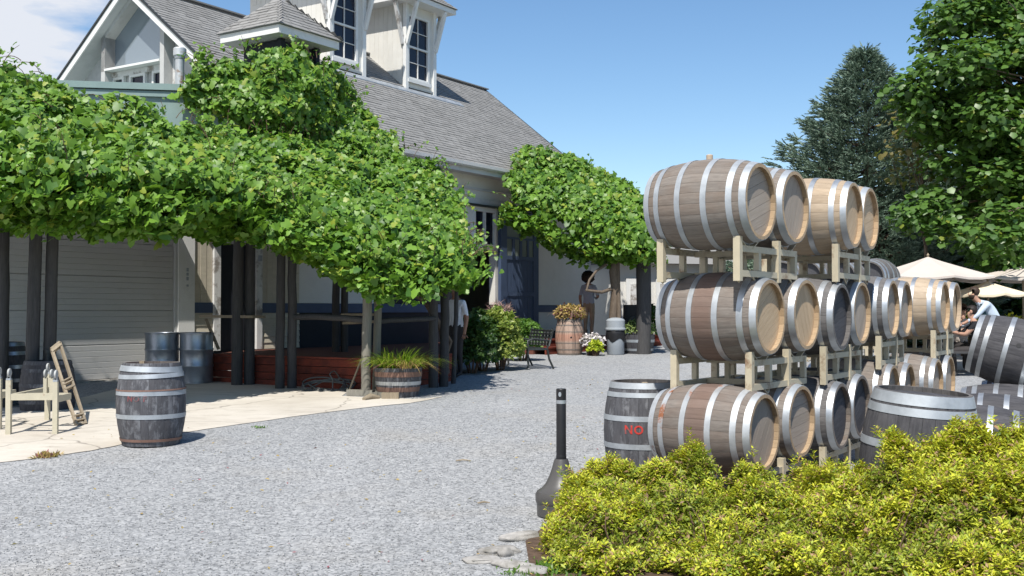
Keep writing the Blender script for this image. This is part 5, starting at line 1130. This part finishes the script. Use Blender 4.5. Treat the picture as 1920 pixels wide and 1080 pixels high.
def arch_grass(name, label, x, y, z, N, L, mat, seed, spread=.6, parent=None, rbase=.25):
    r = np.random.default_rng(seed); V = []; T = []
    for i in range(N):
        a = r.uniform(0, 6.28); rr = rbase * math.sqrt(r.random()); b = np.array([x + rr * math.cos(a), y + rr * math.sin(a), z]); a2 = a + r.normal(0, .6); out = np.array([math.cos(a2), math.sin(a2), 0]); l = L * r.uniform(.6, 1.15); s = spread * r.uniform(.4, 1.2); w = r.uniform(.005, .009); side = np.array([-out[1], out[0], 0]); n = 6; o = len(V)
        for k in range(n + 1):
            t = k / n; p = b + out * (l * s * t ** 1.3) + np.array([0, 0, l * (t * 1.0 - .62 * s * t ** 2.4)]); ww = w * (1 - t ** 2) + .0006; V += [p - side * ww, p + side * ww]
        for k in range(n): q = o + 2 * k; T += [(q, q + 1, q + 3), (q, q + 3, q + 2)]
    ob_ = ob(name, tri_mesh(name, V, T, M_[mat], True), parent); tag(ob_, label, None if parent else 'plant', kind='stuff' if parent else None); return ob_
arch_grass('daylily', 'arching green strap-leaved plant growing in the half-barrel', PG.location.x, PG.location.y, g(16.75) + .38, 520, .52, 'blade', 41, 1.15, None, .28)
arch_grass('dry_leaves', 'withered straw leaves hanging over the planter rim', PG.location.x + .16, PG.location.y - .26, g(16.75) + .44, 70, .34, 'dryflower', 42, 1.7, None, .16)
blob_shrub('dried_flowers', 'dried orange and purple flowers spilling from the terracotta-banded planter', (gp(1068, 27.6), 27.6, g(27.6) + 1.0), (.36, .36, .22), 1700, .10, LANCE, 'dryflower', 43, .5, 'flowers')
rt = arch_grass('trailing_stems', 'dry stems trailing down the terracotta planter front', gp(1068, 27.6), 27.45, g(27.6) + .95, 60, .45, 'pink', 44, 1.7, None, .25)
blob_shrub('sage_plant', 'low grey-green sage filling the dark half-barrel', (gp(1197, 28.2), 28.2, g(28.2) + .60), (.42, .36, .20), 2200, .07, LANCE, 'sage', 45, .5, 'plant')
blob_shrub('white_flowers', 'pale pink and white flowers in the low tub', (gp(1112, 27.3), 27.3, g(27.3) + .32), (.28, .22, .2), 520, .075, OVAL, 'petal', 46, .5, 'flowers')
blob_shrub('lime_foliage', 'bright lime leaves at the front of the low tub', (gp(1116, 27.0), 27.0, g(27.0) + .2), (.17, .12, .16), 420, .09, OVAL, 'lime', 47, .5, 'plant')
blob_shrub('leafy_shrub', 'dark leafy plant behind the sage half-barrel', (gp(1215, 29.5), 29.5, g(29.5) + .7), (.32, .3, .55), 700, .13, OVAL, 'darkgreen', 48)

# ---- trees
def spruce(label, u, d, vtop, rad, N, seed, z0=.6):
    r = np.random.default_rng(seed); p = at(u, vtop, d); H = p.z - g(d); x0, y0, zb = p.x, d, g(d)
    root = thing('spruce_tree', label, 'tree', (0, 0, 0)); m = MB(); m.tube([(x0, y0, zb), (x0, y0, zb + H * .5), (x0, y0, zb + H)], [.2, .11, .015], 8); m.build('trunk', M_['bark'], root)
    bm_ = MB(); SP = []; SD = []
    nb = 340
    for i in range(nb):
        f = (i + .5) / nb; h = z0 + (H - z0) * (1 - (1 - f) ** 1.0); f2 = (h - z0) / (H - z0); L = rad * (1 - f2) ** (.66 + .30 * f2) * r.uniform(.62, 1.10) + .04; a = i * 2.39996 + r.normal(0, .15)
        b0 = np.array([x0, y0, zb + h]); o = np.array([math.cos(a), math.sin(a), 0]); rise = .30 * f2 - .10; pts = []
        for k in range(7):
            t = k / 6; pts.append(b0 + o * L * t + np.array([0, 0, L * (rise * t - .22 * t * (1 - t) + .10 * t ** 3)]))
        bm_.tube(pts, [.03 * (1 - t / 7) * (L / 2 + .2) for t in range(7)], 4, False)
        side = np.array([-o[1], o[0], 0]); nsp = int(10 + 26 * L)
        for q in range(nsp):
            t = .18 + .82 * r.random() ** .7; k = min(5, int(t * 6)); c = pts[k] + (pts[k + 1] - pts[k]) * (t * 6 - k); w = (1 - t) * .42 * L + .10; s = r.uniform(-1, 1); SP.append(c + side * s * w + o * .1 * r.random() + np.array([0, 0, r.normal(0, .05) - .12 * abs(s) * w])); SD.append(o * .8 + side * s * 1.0 + np.array([0, 0, .25 + r.normal(0, .2)]))
        for q in range(3): SP.append(pts[-1] + r.normal(0, .04, 3)); SD.append(o + np.array([0, 0, .4]) + r.normal(0, .3, 3))
    for q in range(60): rr_ = r.random(); SP.append(np.array([x0 + r.normal(0, .04 + .10 * rr_), y0 + r.normal(0, .04 + .10 * rr_), zb + H - .1 - .9 * rr_])); SD.append(np.array([r.normal(0, .2 + .4 * rr_), r.normal(0, .2 + .4 * rr_), 1]))
    SP = np.array(SP); SD = nrm(np.array(SD)); NN = 16; n = len(SP)
    P = np.repeat(SP, NN, 0); D = np.repeat(SD, NN, 0); L = np.repeat(r.uniform(.18, .34, n), NN); t = np.tile(np.linspace(0, 1, NN), n)
    a = nrm(np.cross(D, np.array([.2, .3, .9]))); b = np.cross(D, a); ph = r.uniform(0, 6.28, len(P)); rad_ = a * np.cos(ph)[:, None] + b * np.sin(ph)[:, None]
    Q = P + D * (L * t)[:, None]; tip = nrm(D * .75 + rad_ * .75)
    tpl = (np.array([(-.16, 0, 0), (.16, 0, 0), (0, 1, 0)]), np.array([(0, 1, 2)]))
    leaf_obj('crown', Q, rad_ + r.normal(0, .3, Q.shape), tip, r.uniform(.075, .13, len(Q)), tpl, 'spruce', root); bm_.build('branches', M_['bark'], root, fix=False)
    return root
spruce('tall blue-green spruce standing behind the tan barrels', 1622, 33.0, 97, 4.8, 0, 51)
spruce('darker spruce beside the maple, mostly hidden', 1735, 37.0, 262, 2.6, 0, 52)
def broadleaf(name, label, base, trunk_top, clumps, leaf, mat, seed, per=90, clump_r=(.45, .85), trunk_r=.16, tpl=MAPLE, flat=.62):
    r = np.random.default_rng(seed); root = thing(name, label, 'tree'); m = MB(); b = Vector(base); t = Vector(trunk_top)
    m.tube([b, b.lerp(t, .5) + Vector((.05, .05, 0)), t], [trunk_r, trunk_r * .8, trunk_r * .55], 10)
    for c in clumps:
        c = Vector(c); s = b.lerp(t, r.uniform(.55, 1.0)); mid = s.lerp(c, .5) + Vector((r.normal(0, .15), r.normal(0, .15), .25)); m.tube([s, mid, c], [trunk_r * .22, trunk_r * .13, .008], 5)
    m.build('trunk', M_['bark'], root, smooth=50)
    P = []; N = []; T = []
    for c in clumps:
        R_ = r.uniform(*clump_r); n = int(per * (R_ / np.mean(clump_r)) ** 2); d = nrm(r.normal(0, 1, (n, 3))); k = r.random(n) ** .45; q = np.array(c) + d * k[:, None] * np.array([R_, R_, R_ * flat]); P.append(q); N.append(d * .35 + np.array([-.1, -.2, .75]) + r.normal(0, .38, (n, 3))); o = d * 1.0; o[:, 2] -= .75; T.append(o + r.normal(0, .35, (n, 3)))
    P, N, T = map(np.concatenate, (P, N, T)); leaf_obj('crown', P, N, T, leaf * r.uniform(.6, 1.25, len(P)), tpl, mat, root); return root
r_ = np.random.default_rng(77)
def crown_pts(c, rad, n, rr, shell=.55, top=None):
    out = []
    while len(out) < n:
        d = nrm(rr.normal(0, 1, (1, 3)))[0]; k = shell + (1 - shell) * rr.random() ** .5; p = np.array(c) + d * np.array(rad) * k
        if p[2] < 2.55: continue
        out.append(p)
    return out
mc = crown_pts((13.25, 25.8, 6.6), (3.35, 3.0, 5.0), 330, r_, .2)
mc += [tuple(at(u, v, d)) for u, v, d in ((1725, 160, 25), (1760, 75, 25.5), (1740, 225, 25), (1735, 395, 25), (1760, 380, 25), (1800, 430, 24.5), (1850, 440, 22.5), (1722, 405, 25), (1815, 120, 24), (1780, 300, 25), (1860, 330, 24), (1850, 210, 24), (1900, 450, 22.5), (1830, 20, 25), (1880, 400, 22.5), (1705, 190, 25.2), (1712, 175, 25), (1745, 130, 25), (1800, 60, 25), (1780, 30, 25))]
broadleaf('maple_tree', 'large green maple filling the upper corner above the parasols', (14.6, 26.5, g(26)), (14.4, 26.4, 6.5), mc, .150, 'maple', 61, 190, (.5, .9), .2)
broadleaf('thin_tree', 'thin russet-leaved tree between the spruce and the maple', tuple(Vector((gp(1740, 27.5), 27.5, g(27.5)))), tuple(at(1728, 300, 27.5)), [tuple(at(u, v, 27 + i * .1)) for i, (u, v) in enumerate(((1690, 225), (1710, 240), (1745, 250), (1700, 270), (1670, 290), (1755, 285), (1735, 235), (1720, 310), (1690, 330), (1760, 330)))], .14, 'russet', 62, 32, (.35, .6), .06)
# dark trees closing the yard behind the parasols
k = 0
for u, d, vt, rx, nm in ((1660, 36, 360, 1.7, 'behind the far barrels'), (1715, 34, 380, 1.7, 'behind the tip of the large parasol'), (1765, 33.5, 400, 1.6, 'above the large parasol'), (1820, 34, 370, 1.8, 'above the cream parasol'), (1875, 33, 380, 1.8, 'behind the waiter'), (1935, 33, 360, 1.9, 'at the edge behind the yellow shrub'), (1560, 38, 440, 1.5, 'seen through the middle of the barrel racks'), (1500, 39, 452, 1.5, 'seen through the first racks'), (1445, 40, 455, 1.5, 'seen under the highest barrel'), (1385, 41, 462, 1.5, 'seen behind the first stack'), (1325, 41, 465, 1.5, 'seen between the vine mound and the stack')):
    p = at(u, vt, d); H = p.z - g(d); rr = np.random.default_rng(200 + k); cl = []
    for i in range(36): a = rr.uniform(0, 6.28); f = rr.random(); cl.append((p.x + rx * math.cos(a) * rr.uniform(.2, 1), d + rx * .7 * math.sin(a), g(d) + .25 + (H - .45) * f))
    broadleaf('hedge_tree', 'dark leafy tree ' + nm, (p.x, d, g(d)), (p.x, d, g(d) + H * .7), cl, .21 if k < 6 else .20, 'darkgreen' if k < 6 else 'shrub', 300 + k, 75, (.45, .75), .1, MAPLE, .85); k += 1
for u, v, d, rx, lb in ((1905, 608, 24.5, .55, 'golden shrub behind the waiter'), (1808, 600, 27, .4, 'golden shrub glimpsed between the seated people')):
    p = at(u, v, d); blob_shrub('golden_shrub', lb, (p.x, d, p.z - .25), (rx, .5, .42), 1500, .085, OVAL, 'spirea', 71 + int(u), .4)

# ================================================================== PEOPLE
def person(label, loc, rz, J, E, regions, extras, scale=1.0):
    """J: joint -> (x,y,z,radius); skinned as one continuous body; regions(co)->material index"""
    root = thing('person', label, 'person', loc, rz)
    names = list(J); me = bpy.data.meshes.new('sk'); me.from_pydata([J[n][:3] for n in names], [(names.index(a), names.index(b)) for a, b in E], [])
    o = bpy.data.objects.new('sk', me); col.objects.link(o); md = o.modifiers.new('skin', 'SKIN'); md.use_smooth_shade = True
    for i, n in enumerate(names):
        q = J[n][3]; sv = me.skin_vertices[0].data[i]; sv.radius = q if isinstance(q, tuple) else (q, q); sv.use_root = (n == 'pelvis')
    sb = o.modifiers.new('sub', 'SUBSURF'); sb.levels = 2; sb.render_levels = 2
    bpy.context.view_layer.update(); nm = bpy.data.meshes.new_from_object(o.evaluated_get(bpy.context.evaluated_depsgraph_get())); bpy.data.objects.remove(o)
    # fingers join the same mesh
    bm = bmesh.new(); bm.from_mesh(nm)
    for s in ('l', 'r'):
        if 'hand_' + s not in J: continue
        h = Vector(J['hand_' + s][:3]); w = Vector(J['wrist_' + s][:3]); d = (h - w).normalized(); sd_ = d.orthogonal().normalized(); up = d.cross(sd_)
        for k in range(5):
            off = sd_ * ((k - 1.5) * .017) if k < 4 else sd_ * -.04; L = (.07, .08, .076, .06, .055)[k]; dd = d if k < 4 else (d * .7 - sd_ * .7)
            mb = MB(); mb.tube([h + off * .9, h + off + dd * L * .5, h + off * 1.1 + dd * L * .85 + up * .02, h + off * 1.1 + dd * L * .9 + up * .04], [.009, .0085, .008, .006], 6)
            o_ = len(bm.verts); vs = [bm.verts.new(v) for v in mb.v]
            for f in mb.f: bm.faces.new([vs[i] for i in f])
    bm.to_mesh(nm); bm.free()
    mats, fn = regions
    for q in mats: nm.materials.append(M_[q])
    for p in nm.polygons: p.material_index = fn(p.center); p.use_smooth = True
    nm.name = 'body'; ob('body', nm, root); extras(root); return root
def hair_cap(root, c, r, mat, curly=0.0, back=.0, seed=0, tilt=0.0, face=-1):
    bm = bmesh.new(); bmesh.ops.create_icosphere(bm, subdivisions=4, radius=1)
    dele = []
    for v in bm.verts:
        n = v.co.copy()
        k = 1 + curly * (.5 * mnoise.noise(n * 5 + Vector((seed, 0, 0))) + .3 * mnoise.noise(n * 11)) + .03 * mnoise.noise(n * 8)
        if n.y * -face < -.15 and False: pass
        if (n.y * (-face) < -.25 and n.z < .35) : dele.append(v)
        v.co = Vector((n.x * r[0], n.y * r[1], n.z * r[2])) * k
    bmesh.ops.delete(bm, geom=dele, context='VERTS'); me = bpy.data.meshes.new('hair'); bm.to_mesh(me); bm.free(); me.materials.append(M_[mat]); me.polygons.foreach_set('use_smooth', [True] * len(me.polygons))
    o = ob('hair', me, root); o.location = c; o.rotation_euler = (tilt, 0, 0); return o
def face(root, c, r, mat, tilt=0.0):
    """brow, eyes, nose, mouth and ears on a head facing -y"""
    m = MB(); m.lathe([(.0, .03), (.012, .0), (.014, -.02), (.0, -.028)], 8, M=Matrix.Translation((0, -r * 1.02, -.005))); m.build('nose', M_[mat], root, smooth=60).location = c
    for s in (-1, 1):
        m = MB(); m.lathe([(0, .012), (.012, .008), (.014, 0), (.012, -.008), (0, -.012)], 8, M=Matrix.Translation((s * .033, -r * .93, .018)) @ Matrix.Rotation(R(90), 4, 'X')); m.build('eye', M_['hair'], root, smooth=60).location = c
        m = MB(); m.lathe([(0, .008), (.02, .006), (.026, 0), (.02, -.006), (0, -.008)], 10, M=Matrix.Translation((s * r * .98, .005, 0)) @ Matrix.Rotation(R(90), 4, 'Y') @ Matrix.Scale(1.4, 4, (1, 0, 0))); m.build('ear', M_[mat], root, smooth=60).location = c
    m = MB(); m.box((0, -r * .93, -.055), (.045, .012, .010)); m.build('mouth', M_['cloth_tan'], root).location = c
EDG = [('pelvis', 'waist'), ('waist', 'chest'), ('chest', 'neck'), ('neck', 'jaw'), ('jaw', 'head'), ('chest', 'sh_l'), ('sh_l', 'el_l'), ('el_l', 'wrist_l'), ('wrist_l', 'hand_l'), ('chest', 'sh_r'), ('sh_r', 'el_r'), ('el_r', 'wrist_r'), ('wrist_r', 'hand_r'), ('pelvis', 'hip_l'), ('hip_l', 'kn_l'), ('kn_l', 'an_l'), ('an_l', 'toe_l'), ('pelvis', 'hip_r'), ('hip_r', 'kn_r'), ('kn_r', 'an_r'), ('an_r', 'toe_r')]
def standing(**kw):
    J = dict(pelvis=(0, 0, .93, (.15, .11)), waist=(0, 0, 1.08, (.14, .10)), chest=(0, .01, 1.30, (.165, .115)), neck=(0, .01, 1.46, .055), jaw=(0, -.02, 1.55, (.062, .072)), head=(0, -.005, 1.65, (.075, .09)),
             sh_l=(.18, .01, 1.39, .062), el_l=(.24, .03, 1.10, .045), wrist_l=(.25, -.04, .86, .03), hand_l=(.25, -.06, .79, .032), sh_r=(-.18, .01, 1.39, .062), el_r=(-.24, .03, 1.10, .045), wrist_r=(-.25, -.04, .86, .03), hand_r=(-.25, -.06, .79, .032),
             hip_l=(.095, 0, .86, .095), kn_l=(.10, -.01, .48, .062), an_l=(.10, .03, .08, .042), toe_l=(.11, -.13, .035, .035), hip_r=(-.095, 0, .86, .095), kn_r=(-.10, -.01, .48, .062), an_r=(-.10, .03, .08, .042), toe_r=(-.11, -.13, .035, .035))
    J.update(kw); return J
# man in white T-shirt half hidden by the pergola pole
def reg_w(c):
    if c.z > 1.44 or (abs(c.x) > .19 and c.z < 1.16): return 0
    return 1 if c.z > .96 else (2 if c.z > .09 else 3)
def ex_w(root): hair_cap(root, (0, .01, 1.655), (.088, .105, .105), 'hair2'); face(root, (0, -.01, 1.635), .088, 'skin2')
person('man in a white T-shirt half hidden behind the thin pergola pole', (gp(854, 20.4), 20.4, g(20.4)), R(-35), standing(), EDG, (['skin2', 'cloth_white', 'cloth_dark', 'black'], reg_w), ex_w)
# person with big curly hair on the porch, back turned
def reg_c(c):
    if c.z > 1.44 or (abs(c.x) > .2 and c.z < 1.16): return 0
    return 1 if c.z > .94 else (2 if c.z > .09 else 3)
def ex_c(root): hair_cap(root, (0, .03, 1.66), (.185, .185, .17), 'hair', .35, seed=4); face(root, (0, -.01, 1.635), .088, 'skin2')
person('person with big dark curly hair and grey shirt on the shaded porch', (gp(1104, 30.0), 30.0, .86), R(150), standing(el_r=(-.27, -.02, 1.12, .045), wrist_r=(-.14, -.20, 1.08, .03), hand_r=(-.08, -.24, 1.08, .032), el_l=(.26, .02, 1.1, .045)), EDG, (['skin2', 'cloth_lilac', 'cloth_tan', 'black'], reg_c), ex_c)
# waiter bending over the table
wj = dict(pelvis=(.05, 0, .93, (.14, .12)), waist=(-.04, 0, 1.10, (.14, .11)), chest=(-.20, .0, 1.29, (.15, .12)), neck=(-.33, 0, 1.42, .055), jaw=(-.40, 0, 1.465, (.065, .07)), head=(-.41, 0, 1.575, (.082, .085)),
          sh_l=(-.22, -.19, 1.36, .066), el_l=(-.42, -.26, 1.14, .047), wrist_l=(-.62, -.22, 1.0, .03), hand_l=(-.69, -.20, .97, .032), sh_r=(-.22, .19, 1.36, .066), el_r=(-.30, .28, 1.10, .047), wrist_r=(-.48, .26, .98, .03), hand_r=(-.54, .25, .96, .032),
          hip_l=(.06, -.10, .86, .095), kn_l=(.04, -.11, .48, .064), an_l=(.08, -.11, .08, .042), toe_l=(-.08, -.12, .035, .035), hip_r=(.06, .10, .86, .095), kn_r=(.02, .11, .48, .064), an_r=(.08, .11, .08, .042), toe_r=(-.08, .12, .035, .035))
def reg_wt(c):
    if (c.x < -.30 and c.z > 1.385) or c.x < -.58: return 0
    return 1 if c.z > .97 or c.x < -.25 else (2 if c.z > .09 else 3)
def ex_wt(root):
    h = hair_cap(root, (-.40, 0, 1.60), (.10, .10, .095), 'hair2', .08, seed=9); h.rotation_euler = (0, 0, R(-90))
    m = MB(); m.lathe([(0, -.055), (.05, -.04), (.07, .0), (.068, .035)], 14, M=Matrix.Translation((-.435, 0, 1.495))); m.build('beard', M_['hair2'], root, smooth=60)
    m = MB(); m.prism([(-.335, -.135, 1.36), (-.30, -.16, 1.36), (-.20, -.17, 1.10), (-.25, -.15, 1.04), (-.29, -.14, 1.10)], (0, -.012, 0)); m.build('tie', M_['tie'], root)
    n = MB(); n.lathe([(.0, .03), (.012, .0), (.014, -.02), (.0, -.028)], 8, M=Matrix.Translation((-.505, 0, 1.55))); n.build('nose', M_['skin'], root, smooth=60)
person('bearded waiter in pale blue shirt and tie bending over the table', (gp(1868, 20.9), 20.9, g(20.9)), R(-8), wj, EDG, (['skin', 'cloth_blue', 'cloth_dark', 'black'], reg_wt), ex_wt)
def seated(**kw):
    J = dict(pelvis=(0, .0, .52, (.15, .13)), waist=(0, -.02, .68, (.14, .11)), chest=(0, -.06, .92, (.165, .115)), neck=(0, -.10, 1.07, .055), jaw=(0, -.14, 1.15, (.062, .072)), head=(0, -.13, 1.25, (.076, .09)),
             sh_l=(.18, -.06, 1.00, .062), el_l=(.23, -.24, .80, .045), wrist_l=(.12, -.42, .84, .03), hand_l=(.08, -.48, .86, .032), sh_r=(-.18, -.06, 1.0, .062), el_r=(-.23, -.24, .80, .045), wrist_r=(-.10, -.42, .86, .03), hand_r=(-.06, -.48, .88, .032),
             hip_l=(.10, -.05, .50, .10), kn_l=(.12, -.46, .50, .065), an_l=(.12, -.42, .08, .042), toe_l=(.12, -.58, .035, .035), hip_r=(-.10, -.05, .50, .10), kn_r=(-.12, -.46, .50, .065), an_r=(-.12, -.42, .08, .042), toe_r=(-.12, -.58, .035, .035)); J.update(kw); return J
def mk_reg(arm_bare):
    def f(c):
        if c.z > 1.055 or c.y < -.36 and c.z > .75 or (arm_bare and abs(c.x) > .19 and .70 < c.z < .90): return 0
        return 1 if c.z > .60 else (2 if c.z > .09 else 3)
    return f
def ex_m(root): hair_cap(root, (0, -.12, 1.265), (.09, .105, .10), 'hair'); face(root, (0, -.14, 1.235), .09, 'skin')
def ex_f(root): hair_cap(root, (0, -.115, 1.25), (.105, .115, .13), 'hair2', .1, seed=2); face(root, (0, -.14, 1.235), .088, 'skin')
person('man in black seated at the table, hand to his face', (gp(1835, 20.7), 20.7, g(20.7) - .02), R(-112), seated(el_r=(-.20, -.34, .80, .045), wrist_r=(-.08, -.36, 1.02, .03), hand_r=(-.04, -.30, 1.10, .032)), EDG, (['skin', 'cloth_black', 'cloth_dark', 'black'], mk_reg(True)), ex_m)
person('woman in a patterned sleeveless top seated across the table', (gp(1798, 22.2), 22.2, g(22.2) - .02), R(10), seated(), EDG, (['skin', 'floral', 'cloth_dark', 'black'], mk_reg(True)), ex_f)
person('woman seated at the table, mostly hidden by the tan barrel head', (gp(1788, 22.5), 22.5, g(22.5) - .02), R(20), seated(), EDG, (['skin', 'cloth_black', 'cloth_dark', 'black'], mk_reg(False)), ex_f)
